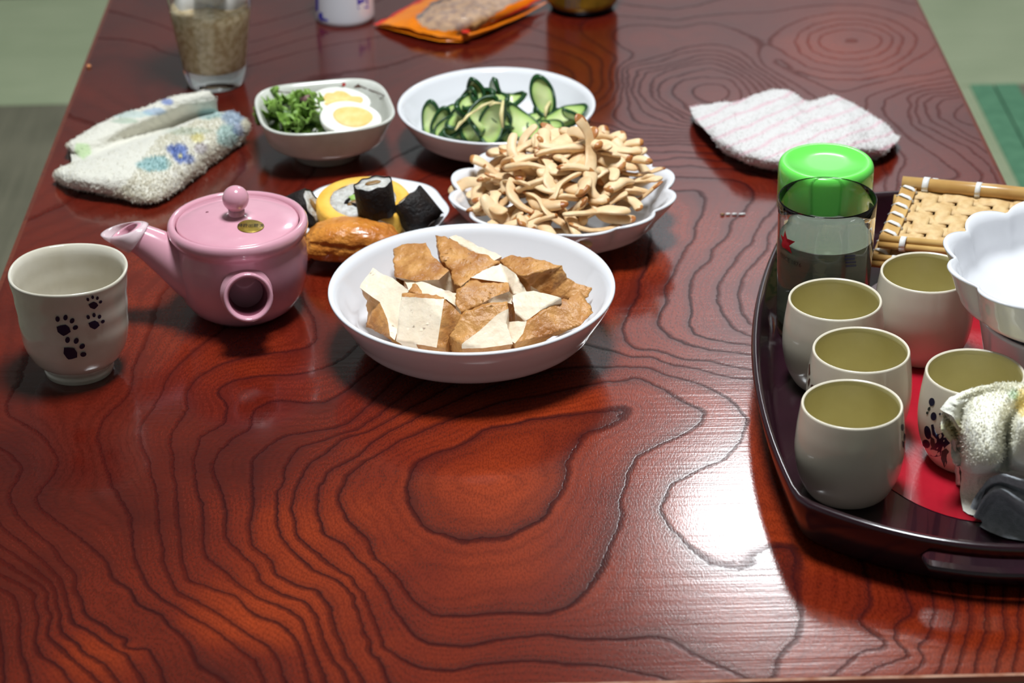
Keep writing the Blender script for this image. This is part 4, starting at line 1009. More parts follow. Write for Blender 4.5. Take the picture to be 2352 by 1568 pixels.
_L.new(_df.outputs[0], _mx.inputs[1]); _L.new(_tr.outputs[0], _mx.inputs[2])
_L.new(_mx.outputs[0], next(n for n in _N if n.type == 'OUTPUT_MATERIAL').inputs['Surface'])
def pile(parent, V, nr, nc, count, where, colour, m, ln=0.0018, seed=1):
    # short terry loops standing off the cloth: real geometry, too many to count
    rg = random.Random(seed); n = grid_normals(V[:nr*nc], nr, nc); vs, fs, cs = [], [], []
    cand = [i for i in range(nr*nc) if where(i//nc/(nr-1), (i % nc)/(nc-1))]
    for k in range(count):
        i = rg.choice(cand); p = V[i] + np.array([rg.uniform(-1, 1), rg.uniform(-1, 1), rg.uniform(-0.6, 0.6)])*0.0010
        t = n[i] + np.array([rg.gauss(0, 0.6) for _ in range(3)]); t /= np.linalg.norm(t)
        s = np.cross(t, [rg.gauss(0, 1) for _ in range(3)]); s /= np.linalg.norm(s)+1e-9
        l_ = ln*rg.uniform(0.6, 1.3); b0 = len(vs)
        vs += [p-s*0.00030, p+s*0.00030, p+t*l_*0.7+s*0.00034, p+t*l_, p+t*l_*0.7-s*0.00034]
        fs.append((b0, b0+1, b0+2, b0+3, b0+4)); cs += [colour[i]]*5
    vs = np.array(vs); vs[:, 2] = np.maximum(vs[:, 2], T+0.0004)
    o = mk('terry_pile', vs, fs, m, parent, parent.location, attrs={'cloth_colour': np.array(cs)})
    o['kind'] = 'stuff'
def lin(c): return np.array(srgb(*c)[:3])
def blend(base, spots, px, py):
    c = lin(base)
    for (x, y, rx, ry, cc, s) in spots:
        wob = 0.35*mnoise.noise(Vector((px*0.06, py*0.06, s*7)))
        d = ((px-x)/rx)**2+((py-y)/ry)**2 + wob
        k = max(0.0, min(1.0, (1.0-d)*2.2))*s
        c = c*(1-k)+lin(cc)*k
    return c
M_towel = mat('printed_terry', (235, 232, 220), 0.95, attr='cloth_colour', bump=0.9, bscale=900, sheen=0.3)
BLU, TEAL, YEL, LGR, GRN = (104, 132, 200), (150, 200, 204), (236, 226, 160), (186, 220, 150), (130, 170, 140)
lspots = [(412, 352, 20, 26, BLU, 0.9), (392, 342, 13, 12, BLU, 0.8), (432, 366, 14, 12, BLU, 0.7), (352, 378, 42, 20, TEAL, 0.75), (414, 358, 6, 7, YEL, 0.9), (190, 344, 22, 22, LGR, 0.7), (455, 318, 16, 12, YEL, 0.7),
          (522, 312, 26, 30, TEAL, 0.5), (535, 270, 28, 22, (150, 180, 214), 0.6), (384, 234, 16, 9, BLU, 0.8), (355, 256, 30, 10, (130, 170, 214), 0.6), (480, 262, 30, 16, TEAL, 0.6), (285, 278, 34, 8, GRN, 0.5),
          (300, 262, 60, 10, TEAL, 0.4), (460, 342, 18, 14, (190, 180, 190), 0.6), (430, 302, 60, 10, GRN, 0.25), (545, 300, 14, 16, BLU, 0.4)]
ctl = [[(158, 342, .001), (175, 330, .001), (255, 285, .001), (350, 248, .001), (440, 222, .001), (500, 226, .001)],
       [(154, 336, .010), (168, 322, .015), (242, 277, .020), (330, 246, .024), (402, 221, .030), (482, 209, .027)],
       [(160, 346, .008), (178, 340, .013), (262, 300, .019), (340, 268, .023), (424, 240, .026), (497, 228, .021)],
       [(164, 364, .006), (205, 358, .008), (292, 322, .008), (370, 298, .007), (440, 272, .007), (502, 258, .007)],
       [(160, 376, .008), (200, 366, .013), (300, 336, .017), (380, 310, .020), (460, 276, .021), (532, 255, .018)],
       [(136, 388, .011), (190, 380, .018), (278, 366, .022), (382, 342, .023), (482, 298, .024), (566, 278, .018)],
       [(127, 396, .010), (172, 402, .018), (280, 405, .021), (390, 386, .021), (492, 335, .018), (569, 297, .012)],
       [(126, 405, .006), (165, 425, .010), (268, 444, .009), (368, 452, .008), (492, 366, .005), (562, 317, .004)],
       [(130, 412, .001), (165, 432, .001), (262, 449, .001), (360, 458, .001), (484, 372, .001), (556, 322, .001)]]
V, F, a_ = cloth(ctl, 110, 130, 0.0035, 0.0009, 420, 0.0012, 60, lambda x, y, h: blend((240, 236, 222), lspots, x, y))
ht = tag(mk('hand_towel', V, F, M_towel, None, P(340, 360, 0), attrs=a_), 'folded white hand towel with blue flower print left of the bowls', 'towel')
pile(ht, V, 110, 130, 9000, lambda u, v: u > 0.5 and v > 0.42+0.5*(0.8-u), a_['cloth_colour'], M_loops, 0.0022, 1)
pile(ht, V, 110, 130, 2500, lambda u, v: u < 0.2 or u > 0.5, a_['cloth_colour'], M_loops, 0.0012, 2)

def pinkcol(x, y, h):
    s = (y+0.42*x+9*mnoise.noise(Vector((x*0.012, y*0.02, 1.7))))/31.0
    f = s-math.floor(s); d = abs(f-0.5)
    k = max(0.0, 1-d/0.15)*0.8
    return lin((238, 234, 232))*(1-k)+lin((240, 190, 202))*k
ctp = [[(1600, 262, .001), (1690, 246, .001), (1797, 226, .001), (1855, 243, .001), (1925, 240, .001), (2000, 278, .001), (2056, 318, .001)],
       [(1586, 247, .009), (1690, 231, .013), (1797, 206, .020), (1855, 236, .015), (1925, 221, .020), (2012, 271, .015), (2066, 316, .009)],
       [(1588, 257, .013), (1690, 250, .021), (1790, 240, .027), (1860, 262, .022), (1930, 255, .026), (2010, 290, .019), (2058, 326, .013)],
       [(1600, 276, .015), (1690, 280, .021), (1790, 280, .028), (1870, 292, .025), (1940, 295, .027), (2000, 315, .020), (2045, 338, .012)],
       [(1620, 298, .014), (1695, 315, .022), (1790, 325, .023), (1880, 330, .026), (1950, 330, .022), (2000, 340, .018), (2035, 350, .009)],
       [(1642, 322, .013), (1702, 348, .019), (1790, 362, .019), (1880, 362, .019), (1950, 355, .016), (1995, 355, .010), (2020, 357, .005)],
       [(1658, 340, .008), (1708, 368, .010), (1790, 386, .010), (1880, 380, .009), (1950, 366, .006), (1990, 363, .004), (2015, 362, .003)],
       [(1664, 340, .001), (1712, 370, .001), (1790, 390, .001), (1880, 384, .001), (1950, 370, .001), (1988, 365, .001), (2010, 363, .001)]]
V, F, a_ = cloth(ctp, 100, 140, 0.0035, 0.0007, 420, 0.0022, 55, pinkcol)
ht = tag(mk('hand_towel', V, F, M_towel, None, P(1820, 320, 0), attrs=a_), 'crumpled white hand towel with pink stripes right of the mushrooms', 'towel')
pile(ht, V, 100, 140, 9000, lambda u, v: True, a_['cloth_colour'], M_loops, 0.0010, 3)

# towel and grey cloth stuffed into the right end of the tray
M_towel2 = mat('cream_terry', (248, 246, 230), 0.95, attr='cloth_colour', bump=0.5, bscale=700, sheen=0.3)
ctr_ = [[(2205, 1010, .046), (2225, 960, .056), (2262, 915, .066), (2310, 905, .070), (2370, 900, .072), (2440, 910, .070)],
        [(2180, 955, .066), (2195, 925, .072), (2235, 900, .080), (2290, 884, .086), (2352, 884, .088), (2430, 895, .086)],
        [(2167, 950, .062), (2190, 935, .068), (2232, 915, .077), (2290, 902, .084), (2352, 905, .087), (2430, 915, .085)],
        [(2172, 985, .056), (2198, 992, .048), (2228, 985, .070), (2285, 980, .076), (2318, 972, .066), (2352, 960, .086)],
        [(2192, 1008, .046), (2206, 1035, .036), (2236, 1052, .056), (2285, 1052, .060), (2312, 1030, .046), (2345, 1010, .074)],
        [(2195, 1040, .036), (2206, 1070, .028), (2236, 1085, .040), (2280, 1080, .042), (2312, 1072, .034), (2350, 1060, .056)],
        [(2208, 1085, .022), (2220, 1092, .024), (2250, 1094, .027), (2290, 1092, .028), (2340, 1090, .034), (2400, 1090, .040)],
        [(2205, 1130, .012), (2218, 1135, .012), (2250, 1135, .014), (2290, 1135, .016), (2340, 1135, .018), (2400, 1135, .02)],
        [(2212, 1172, .0075), (2228, 1182, .0075), (2255, 1188, .0075), (2295, 1190, .0075), (2340, 1190, .0075), (2400, 1190, .0075)]]
def pix(wp):
    d = np.asarray(wp, float)-EYE; z = d @ _fw
    return (1176+FPX*(d @ _rt)/z, 784-FPX*(d @ _up)/z, wp[2]-T)
def close_right(c):                                   # let the cloth fall to the tray at its right end
    for row in c:
        e = P(*row[-1]); row.append(pix((e[0]+0.012, e[1]-0.002, T+0.0075+0.75*(e[2]-T-0.0075)))); row.append(pix((e[0]+0.020, e[1]+0.002, T+0.0078)))
def close_back(c):
    r = [P(*q) for q in c[0]]
    c.insert(0, [pix((q[0], q[1]+0.010, T+0.0075+0.5*(q[2]-T-0.0075))) for q in r]); c.insert(0, [pix((q[0]+0.002, q[1]+0.012, T+0.0076)) for q in r])
close_back(ctr_); close_right(ctr_)
V, F, a_ = cloth(ctr_, 90, 80, 0.003, 0.0006, 420, 0.0012, 60, lambda x, y, h: blend((248, 246, 232), [(2352, 920, 20, 40, (246, 226, 150), 0.8), (2330, 905, 14, 10, (190, 220, 180), 0.6), (2185, 985, 30, 26, (238, 232, 180), 0.7)], x, y))
V[:, 2] = np.maximum(V[:, 2], T+0.0073)
wt = tag(mk('wash_towel', V, F, M_towel2, None, P(2290, 1120, 0.0073), attrs=a_), 'bunched cream terry towel standing on the tray by the panda cup', 'towel')
pile(wt, V, 90, 80, 7000, lambda u, v: 0.22 < u < 0.62 and v < 0.8, a_['cloth_colour'], M_loops, 0.0016, 4)
M_grey = mat('grey_knit', (182, 186, 192), 0.9, (160, 164, 170), 300, bump=0.5, bscale=1400)
cg = [[(2250, 1172, .0076), (2262, 1165, .0076), (2300, 1160, .0076), (2345, 1150, .0076), (2400, 1150, .0076)],
      [(2240, 1165, .016), (2262, 1110, .034), (2300, 1090, .044), (2340, 1100, .046), (2400, 1110, .044)],
      [(2237, 1168, .015), (2262, 1122, .031), (2296, 1106, .041), (2345, 1118, .042), (2400, 1135, .040)],
      [(2252, 1160, .014), (2272, 1124, .028), (2300, 1112, .036), (2345, 1126, .037), (2400, 1145, .034)],
      [(2240, 1178, .012), (2265, 1135, .030), (2298, 1116, .038), (2345, 1140, .036), (2400, 1165, .030)],
      [(2238, 1188, .012), (2262, 1146, .028), (2296, 1128, .036), (2345, 1158, .032), (2400, 1185, .026)],
      [(2256, 1196, .010), (2276, 1168, .016), (2306, 1160, .018), (2350, 1190, .014), (2400, 1215, .012)],
      [(2250, 1208, .0076), (2275, 1222, .0076), (2310, 1235, .0076), (2350, 1242, .0076), (2400, 1250, .0076)]]
close_right(cg)
V, F, a_ = cloth(cg, 70, 60, 0.0022, 0.0002, 500, 0.0004, 60)
V[:, 2] = np.maximum(V[:, 2], T+0.0073)
tag(mk('dish_cloth', V, F, M_grey, None, P(2310, 1200, 0.0073)), 'grey folded knit cloth at the front of the tray below the cream towel', 'cloth')

# ------------------------------------------------------------------ bamboo mats
M_bam = mat('bamboo_strip', (224, 192, 140), 0.45, (206, 168, 114), 3, stretch=(60, 60, 60), bump=0.2, bscale=300)
M_bam2 = mat('bamboo_pole', (206, 166, 102), 0.3, (184, 140, 80), 40, coat=0.3)
M_tie = mat('white_tie', (228, 228, 226), 0.5)
tl = P(2084, 432, 0.054); bl_ = P(2032, 556, 0.040); tr = P(2352, 458, 0.054)
ax_ = (tr-tl)/np.linalg.norm(tr-tl); ay_ = bl_-tl; Ly = np.linalg.norm(ay_); ay_ = ay_/Ly
az_ = np.cross(ay_, ax_); az_ = az_ if az_[2] > 0 else -az_
Lx = 0.125
bam_o = tl
bamboo = thing('bamboo_mat', 'woven bamboo mat with white ties, uppermost at the back of the tray', 'mat', bam_o)
def L2(a, b, c): return tl + ax_*a + ay_*b + az_*c
def strip(along_x, pos, width, length, phase, pitch, z=0.0):
    n = int(length/pitch*6)+2; V = []
    for t in np.linspace(0, length, n):
        zz = z + 0.0007*math.cos(PI*(t/pitch) + phase)
        for s, dz in ((-0.5, -0.0003), (-0.3, 0.0004), (0.3, 0.0004), (0.5, -0.0003)):
            V.append(L2(t, pos+s*width, zz+dz) if along_x else L2(pos+s*width, t, zz+dz))
        for s in (0.5, -0.5): V.append(L2(t, pos+s*width, zz-0.0007) if along_x else L2(pos+s*width, t, zz-0.0007))
    F = [(i*6+k, i*6+(k+1) % 6, (i+1)*6+(k+1) % 6, (i+1)*6+k) for i in range(n-1) for k in range(6)]
    F += [tuple(range(6))[::-1], tuple((n-1)*6+k for k in range(6))]
    return V, F
npx, npy = 10, 5
px_, py_ = Lx/npx, Ly/npy
for i in range(npx): fix_normals(mk('woven_strip', *strip(False, (i+0.5)*px_, px_*0.86, Ly, PI*i+PI/2*0, py_, 0.0), M_bam, bamboo, bam_o))
for j in range(npy): fix_normals(mk('woven_strip', *strip(True, (j+0.5)*py_, py_*0.84, Lx, PI*j+PI, px_, 0.0), M_bam, bamboo, bam_o))
def pole(b, c, r, a0=-0.004, a1=Lx+0.004):
    V, F = tube([L2(a0, b, c), L2((a0+a1)/2, b, c+0.0006), L2(a1, b, c)], [r, r*1.03, r*0.97], 14)
    return mk('bamboo_pole', V, F, M_bam2, bamboo, bam_o)
pole(-0.0015, 0.0032, 0.0050); pole(-0.006, 0.001, 0.0038, 0.006)
pole(Ly-0.001, 0.0024, 0.0026); pole(Ly+0.003, -0.0004, 0.0024); 
ev, ef = box(0, 0, 0, 1, 1, 1, 0.08)
fix_normals(mk('edge_strip', [L2(0.002+x*0.011, Ly/2+y*Ly, 0.0024+z*0.0018) for x, y, z in ev], ef, M_bam2, bamboo, bam_o))
def tie_ring(a, b, c, r, wd):
    pts = [L2(a, b+r*math.cos(t), c+r*math.sin(t)) for t in np.linspace(0, 2*PI, 17)]
    V = []
    for q in pts: V += [q-ax_*wd/2, q+ax_*wd/2]
    F = [(2*i, 2*i+1, 2*i+3, 2*i+2) for i in range(16)]
    o = mk('white_tie', V, F, M_tie, bamboo, bam_o)
    md = o.modifiers.new('s', 'SOLIDIFY'); md.thickness = 0.0006; md.offset = 1
for a, b, c, r, wd in ((0.013, -0.0015, 0.0032, 0.0053, 0.0044), (0.050, -0.0015, 0.0032, 0.0053, 0.0038), (0.085, -0.0015, 0.0032, 0.0053, 0.0038), (0.018, -0.006, 0.001, 0.0041, 0.004), (0.060, -0.006, 0.001, 0.0041, 0.004), (0.013, Ly+0.001, 0.001, 0.0047, 0.004), (0.052, Ly+0.001, 0.001, 0.0047, 0.004)):
    tie_ring(a, b, c, r, wd)
for k in range(6):
    b = 0.004+k*(Ly-0.006)/5.5
    V, F = tube([L2(-0.0042, b-0.003, 0.0012), L2(-0.001, b-0.001, 0.0042), L2(0.005, b+0.0018, 0.0042), L2(0.0085, b+0.003, 0.0012)], [0.0013, 0.0017, 0.0017, 0.0013], 8, 0.5)
    mk('white_tie', V, F, M_tie, bamboo, bam_o)
low = copy_tree(bamboo)
low.location = Vector((bamboo.location[0]-0.006, bamboo.location[1]-0.004, bamboo.location[2]-0.0125))
tag(low, 'woven bamboo mat peeking out under the uppermost bamboo mat', 'mat')

# ------------------------------------------------------------------ fried tofu
M_skin = mat('fried_skin', (204, 150, 88), 0.42, (158, 100, 46), 55, bump=0.7, bscale=260, sss=0.1, lo=0.38, hi=0.68, detail=7)
M_curd = mat('tofu_curd', (240, 224, 200), 0.5, (232, 210, 182), 40, bump=0.25, bscale=300, sss=0.15)
def zt(v): return P(730+v[0]/3.3127, 500+v[1]/3.3127, v[2])
TOFU = [
 ('tofu piece with a pale top face leaning at the left of the bowl', [('c', [(345, 480, .050), (420, 385, .055), (500, 430, .054), (590, 480, .052), (690, 560, .050), (640, 610, .046), (625, 760, .038), (610, 850, .032), (585, 930, .028), (550, 900, .030), (530, 770, .036), (470, 640, .042), (400, 590, .045), (320, 530, .047)]),
   ('s', [(320, 530, .047), (400, 590, .045), (470, 640, .042), (530, 770, .036), (550, 900, .030), (480, 880, .026), (370, 830, .026), (385, 720, .030), (375, 640, .034)])]),
 ('square tofu block showing its white cut face at the front left', [('c', [(640, 600, .052), (800, 612, .053), (960, 620, .053), (940, 760, .045), (905, 985, .029), (750, 960, .029), (595, 935, .029), (620, 760, .041)]),
   ('s', [(645, 568, .0515), (800, 580, .0525), (960, 600, .0525), (960, 620, .053), (800, 612, .053), (640, 600, .052)]), ('s', [(960, 620, .053), (1100, 740, .044), (1060, 830, .038), (1000, 890, .034), (970, 990, .028), (905, 985, .029), (940, 760, .045)])]),
 ('brown six-sided tofu piece at the back left of the bowl', [('s', [(580, 240, .046), (640, 200, .049), (820, 195, .052), (870, 290, .051), (1000, 400, .048), (920, 470, .046), (740, 480, .044), (590, 450, .042), (575, 340, .044)]),
   ('c', [(1000, 400, .048), (1055, 570, .034), (950, 545, .034), (920, 470, .046)]), ('c', [(920, 470, .046), (950, 545, .034), (760, 500, .036), (740, 480, .044)]), ('c', [(740, 480, .044), (760, 500, .036), (600, 470, .034), (590, 450, .042)])]),
 ('long brown tofu triangle at the back middle of the bowl', [('s', [(895, 135, .052), (960, 140, .054), (1060, 190, .054), (1200, 270, .053), (1390, 330, .050), (1150, 470, .046), (1090, 520, .045), (1040, 500, .045), (1010, 400, .047), (930, 300, .050)])]),
 ('narrow white tofu strip standing behind the long brown triangle', [('c', [(1000, 150, .050), (1050, 130, .052), (1200, 200, .051), (1400, 295, .048), (1330, 332, .046), (1200, 270, .047), (1070, 195, .049)])]),
 ('crusty brown tofu piece at the back right of the bowl', [('s', [(1380, 320, .052), (1470, 285, .055), (1740, 330, .056), (1850, 370, .054), (1560, 440, .054), (1510, 430, .052)]),
   ('s', [(1510, 430, .052), (1560, 440, .054), (1850, 370, .054), (1900, 450, .045), (1960, 500, .040), (2090, 530, .038), (2060, 600, .034), (1880, 600, .034), (1740, 600, .036), (1620, 510, .044)])]),
 ('white tofu wedge beside the crusty piece near the bowl middle', [('c', [(1160, 455, .050), (1250, 400, .052), (1390, 345, .054), (1510, 430, .052), (1590, 570, .042), (1490, 580, .042), (1450, 495, .046), (1290, 475, .048)])]),
 ('flat white tofu wedge with a small brown corner left of the middle', [('c', [(660, 470, .040), (690, 450, .042), (745, 480, .043), (810, 600, .042), (690, 550, .041)]), ('c', [(745, 480, .043), (800, 490, .044), (940, 540, .045), (1055, 575, .043), (1055, 680, .038), (980, 620, .040), (810, 600, .042)]), ('s', [(700, 562, .0445), (742, 500, .0460), (812, 600, .0445)])]),
 ('browned tofu piece in the very middle of the bowl', [('s', [(1060, 545, .048), (1110, 530, .049), (1160, 465, .047), (1300, 500, .050), (1450, 490, .050), (1455, 560, .048), (1340, 600, .045), (1250, 650, .043), (1090, 715, .038), (1050, 650, .042)]),
   ('c', [(1250, 650, .043), (1340, 600, .045), (1455, 560, .048), (1490, 590, .044), (1490, 660, .040), (1440, 645, .040), (1300, 655, .041)])]),
 ('half brown half white tofu piece at the front middle', [('s', [(1110, 715, .046), (1280, 660, .049), (1440, 640, .050), (1450, 690, .047), (1360, 740, .044), (1230, 860, .037), (1100, 960, .031), (1040, 920, .032), (1000, 890, .034), (1060, 800, .040)]),
   ('c', [(1360, 740, .044), (1450, 690, .047), (1430, 800, .040), (1480, 960, .030), (1300, 985, .029), (1100, 992, .028), (1100, 960, .031), (1230, 860, .037)])]),
 ('white tofu slab in the right middle of the bowl', [('c', [(1480, 590, .046), (1560, 565, .048), (1640, 560, .049), (1850, 610, .048), (1700, 700, .042), (1580, 790, .036), (1500, 720, .039), (1490, 650, .043)])]),
 ('big brown tofu wedge at the front right of the bowl', [('s', [(2000, 562, .045), (2065, 650, .042), (2100, 720, .040), (2000, 820, .034), (1800, 880, .030), (1500, 955, .028), (1560, 880, .032), (1590, 790, .037), (1700, 700, .042), (1850, 615, .046)]),
   ('c', [(1590, 790, .037), (1560, 880, .032), (1500, 955, .028), (1465, 930, .028), (1430, 790, .035), (1500, 790, .037)])]),
]
def tofu_piece(label, faces):
    bm = bmesh.new(); key = {}; types = {}
    tp = bm.faces.layers.int.new('t')
    def vert(q):
        k = (q[0], q[1])
        if k not in key: key[k] = bm.verts.new(zt(q))
        return key[k]
    for ty, poly in faces:
        f = bm.faces.new([vert(q) for q in poly]); f[tp] = 0 if ty == 's' else 1
    bmesh.ops.recalc_face_normals(bm, faces=bm.faces[:])
    if sum(f.normal.z*f.calc_area() for f in bm.faces) < 0: bmesh.ops.reverse_faces(bm, faces=bm.faces[:])
    be = [e for e in bm.edges if len(e.link_faces) == 1]
    r = bmesh.ops.extrude_edge_only(bm, edges=be)
    nv = [g for g in r['geom'] if isinstance(g, bmesh.types.BMVert)]
    for v in nv:
        drop = max(0.004, v.co.z-(T+0.013)); drop = min(drop, 0.022)
        v.co.z -= drop; v.co.y += 0.30*drop
        dx, dy = v.co.x-c_tofu[0], v.co.y-c_tofu[1]; r_ = math.hypot(dx, dy); lim = 0.050+max(0, v.co.z-T-0.012)*0.9
        if r_ > lim: v.co.x = c_tofu[0]+dx/r_*lim; v.co.y = c_tofu[1]+dy/r_*lim
    main = 0 if faces[0][0] == 'c' and len(faces) == 1 else 0
    for g in r['geom']:
        if isinstance(g, bmesh.types.BMFace): g[tp] = 0 if random.random() < 0.75 else 1
    bmesh.ops.holes_fill(bm, edges=[e for e in bm.edges if len(e.link_faces) == 1], sides=0)
    bmesh.ops.recalc_face_normals(bm, faces=bm.faces[:])
    bmesh.ops.triangulate(bm, faces=bm.faces[:])
    for _ in range(6):
        es = [e for e in bm.edges if e.calc_length() > 0.0030]
        if not es: break
        bmesh.ops.subdivide_edges(bm, edges=es, cuts=1)
        bmesh.ops.triangulate(bm, faces=[f for f in bm.faces if len(f.verts) > 3])
    bm.normal_update()
    for v in bm.verts:
        sk = sum(1 for f in v.link_faces if f[tp] == 0)/max(1, len(v.link_faces))
        p = v.co
        v.co = p + v.normal*(sk*(0.0011*fbm(p, 160, 3)+0.0010*abs(fbm(p, 330, 2)))+0.0004*fbm(p, 230, 2)+0.0006*fbm(p, 55, 1))
    o_ = Vector(zt(faces[0][1][0]).tolist()); o_.z = T+0.012
    idx = {0: [], 1: []}
    for f in bm.faces: idx[f[tp]].append([v.co.copy() for v in f.verts])
    bm.free()
    root = thing('fried_tofu_piece', label, 'tofu', o_, 'pieces of fried tofu in the white bowl')
    for k, nm, m_ in ((1, 'bean_curd', M_curd), (0, 'fried_skin', M_skin)):
        if not idx[k]: continue
        vs, fs, mp_ = [], [], {}
        for tri in idx[k]:
            q = []
            for c in tri:
                kk = tuple(round(x, 7) for x in c)
                if kk not in mp_: mp_[kk] = len(vs); vs.append(c[:])
                q.append(mp_[kk])
            if len(set(q)) == 3: fs.append(q)
        mk(nm, vs, fs, m_, root, o_)
for lb, fc in TOFU: tofu_piece(lb, fc)

# ------------------------------------------------------------------ orientation helper
def frame(n, spin=0.0, xdir=(1, 0, 0)):
    n = np.array(n, float); n /= np.linalg.norm(n)
    x = np.array(xdir, float); x -= n*np.dot(x, n); x /= np.linalg.norm(x); y = np.cross(n, x)
    c, s = math.cos(spin), math.sin(spin)
    return np.stack([x*c+y*s, -x*s+y*c, n], 1)
def rot_obj(o, n, spin=0.0, xdir=(1, 0, 0)):
    R = frame(n, spin, xdir)
    o.rotation_euler = Matrix(R.tolist()).to_euler()

# ------------------------------------------------------------------ mushrooms
M_mush = mat('mushroom_flesh', (232, 202, 160), 0.46, (204, 158, 106), 45, bump=0.25, bscale=200, sss=0.2, lo=0.45, hi=0.75, stretch=(1, 1, 1))
M_mush_b = mat('browned_mushroom', (196, 138, 80), 0.36, (158, 94, 46), 60, bump=0.3, bscale=200, sss=0.1)
mrng = random.Random(11)
def mushroom_base(k):
    L_ = mrng.uniform(0.030, 0.052); bend = mrng.uniform(-0.012, 0.012); cap = k % 4 == 0
    n = 14; t = np.linspace(0, 1, n)
    pth = np.stack([L_*(t-0.5), bend*np.sin(PI*t)+0.0012*np.sin(9*t+k), 0.0045*np.sin(3.6*t+k)], 1)
    pth[:, 1] += 0.0013*np.sin(6.5*t+2.1*k)
    w0 = mrng.uniform(0.0044, 0.0064)
    rad = w0*(1+0.22*np.sin(5*t+k*1.7)); rad[0] *= 0.62; rad[-1] *= 0.55; rad[-2] *= 0.95
    if cap: rad = rad*(1+0.6*np.clip((t-0.62)/0.3, 0, 1)); rad[-1] *= 0.6
    V, F = tube(pth, rad, 9, 0.32 if cap else mrng.uniform(0.45, 0.62), twist=mrng.uniform(-1.6, 1.6))
    for i in range(len(V)): V[i] = V[i]*(1+0.05*fbm(V[i], 90, 2)) + np.array([0, 0.0005, 0.0005])*fbm(V[i], 160, 2)
    o = mk('mushroom_strip', V, F, M_mush, None, None)
    subsurf(o, 1)
    fr_ = [ (np.mean(V[list(f), 0] if False else [V[i][0] for i in f])) for f in F]
    o.data.materials.append(M_mush_b)
    hi_ = L_*(0.40 if cap else 0.47)
    for p, x in zip(o.data.polygons, fr_):
        if x > hi_ or (k % 3 == 1 and x < -L_*0.45): p.material_index = 1
    return o
bases = [mushroom_base(k) for k in range(14)]
spots = []
for layer, (cnt, dz, rr_) in enumerate(((40, -0.009, 0.054), (94, 0.0, 0.0610))):
    made, tries = [], 0
    while len(made) < cnt and tries < 4000:
        tries += 1
        a, r = mrng.uniform(0, 2*PI), rr_*math.sqrt(mrng.random())
        x, y = r*math.cos(a), r*math.sin(a)
        if all((x-u)**2+(y-v)**2 > (0.0092 if layer else 0.013)**2 for u, v in made): made.append((x, y))
    for x, y in made:
        # the heap: highest a little right of and behind the middle
        d = math.hypot(x-0.008, y-0.008); e = math.hypot(x, y)
        h = 0.024+0.046*max(0.0, 1-(d/0.068)**1.5) + 0.008*(e/0.064)**2
        spots.append((x, y, h+dz))
for i, (x, y, h) in enumerate(spots):
    o = bases[i] if i < len(bases) else copy_tree(bases[i % len(bases)])
    o.location = (c_mush[0]-0.002+x, c_mush[1]+y-0.004, T+h)
    sl = 0.55*min(1.0, math.hypot(x, y)/0.05)
    o.rotation_euler = (mrng.uniform(-0.5, 0.5)+0.2, mrng.uniform(-0.45, 0.45), mrng.uniform(0, 2*PI))
    tag(o, 'pale sauteed mushroom strip in the heap in the petal-rimmed bowl', 'mushroom', 'mushroom strips heaped in the petal bowl')
crown = copy_tree(bases[4]); q = P(1338, 330, 0.078); crown.location = Vector(q.tolist()); crown.rotation_euler = (0.3, -0.7, 1.9); tag(crown, 'mushroom strip sticking up at the very top of the heap')

# ------------------------------------------------------------------ cucumber
M_cflesh, nt, b = new_mat('cucumber_flesh'); N, L = nt.nodes, nt.links
at = N.new('ShaderNodeAttribute'); at.attribute_name = 'cut'
r = N.new('ShaderNodeValToRGB'); r.color_ramp.elements[0].color = srgb(204, 214, 156); r.color_ramp.elements[1].color = srgb(88, 132, 52)
e = r.color_ramp.elements.new(0.55); e.color = srgb(172, 196, 116)
L.new(at.outputs['Fac'], r.inputs['Fac']); L.new(r.outputs['Color'], b.inputs['Base Color'])
b.inputs['Roughness'].default_value = 0.2; b.inputs['Subsurface Weight'].default_value = 0.2; b.inputs['Subsurface Scale'].default_value = 0.004
M_cskin = mat('cucumber_skin', (22, 56, 30), 0.3, (38, 80, 38), 200)
crng = random.Random(5)
def cucumber(rx, ry, curl, name='cucumber_slice', rimw=0.88):
    n, rings = 36, 5; V, A = [(0, 0, 0)], [0.0]
    def z(x, y): return curl*0.13*x*x/rx + 0.0012*math.sin(x*260)*math.sin(y*200)
    for k in range(1, rings+1):
        s = k/rings
        for j in range(n):
            a = 2*PI*j/n; x, y = rx*s*math.cos(a), ry*s*math.sin(a); V.append((x, y, z(x, y))); A.append(s)
    V[0] = (0, 0, z(0, 0))
    F = [(0, 1+j, 1+(j+1) % n) for j in range(n)]
    for k in range(rings-1): F += [(1+k*n+j, 1+(k+1)*n+j, 1+(k+1)*n+(j+1) % n, 1+k*n+(j+1) % n) for j in range(n)]
    m0 = len(V); th = 0.0022
    V2 = [(x, y, zz-th) for x, y, zz in V]
    F2 = [tuple(i+m0 for i in f[::-1]) for f in F]
    root = mk(name, V+V2, F+F2, M_cflesh, None, None, attrs={'cut': np.array(A+A)**2})
    V3 = []
    for j in range(n):
        a = 2*PI*j/n; ca, sa = math.cos(a), math.sin(a)
        zz = z(rx*ca, ry*sa)
        for f_, d in ((rimw, 0.0003), (1.02, 0.0002), (1.02, -th-0.0002), (rimw, -th-0.0003)): V3.append((rx*f_*ca, ry*f_*sa, zz+d))
    F3 = [(4*j+k, 4*((j+1) % n)+k, 4*((j+1) % n)+(k+1) % 4, 4*j+(k+1) % 4) for j in range(n) for k in range(4)]
    fix_normals(mk('skin', V3, F3, M_cskin, root))
    return root
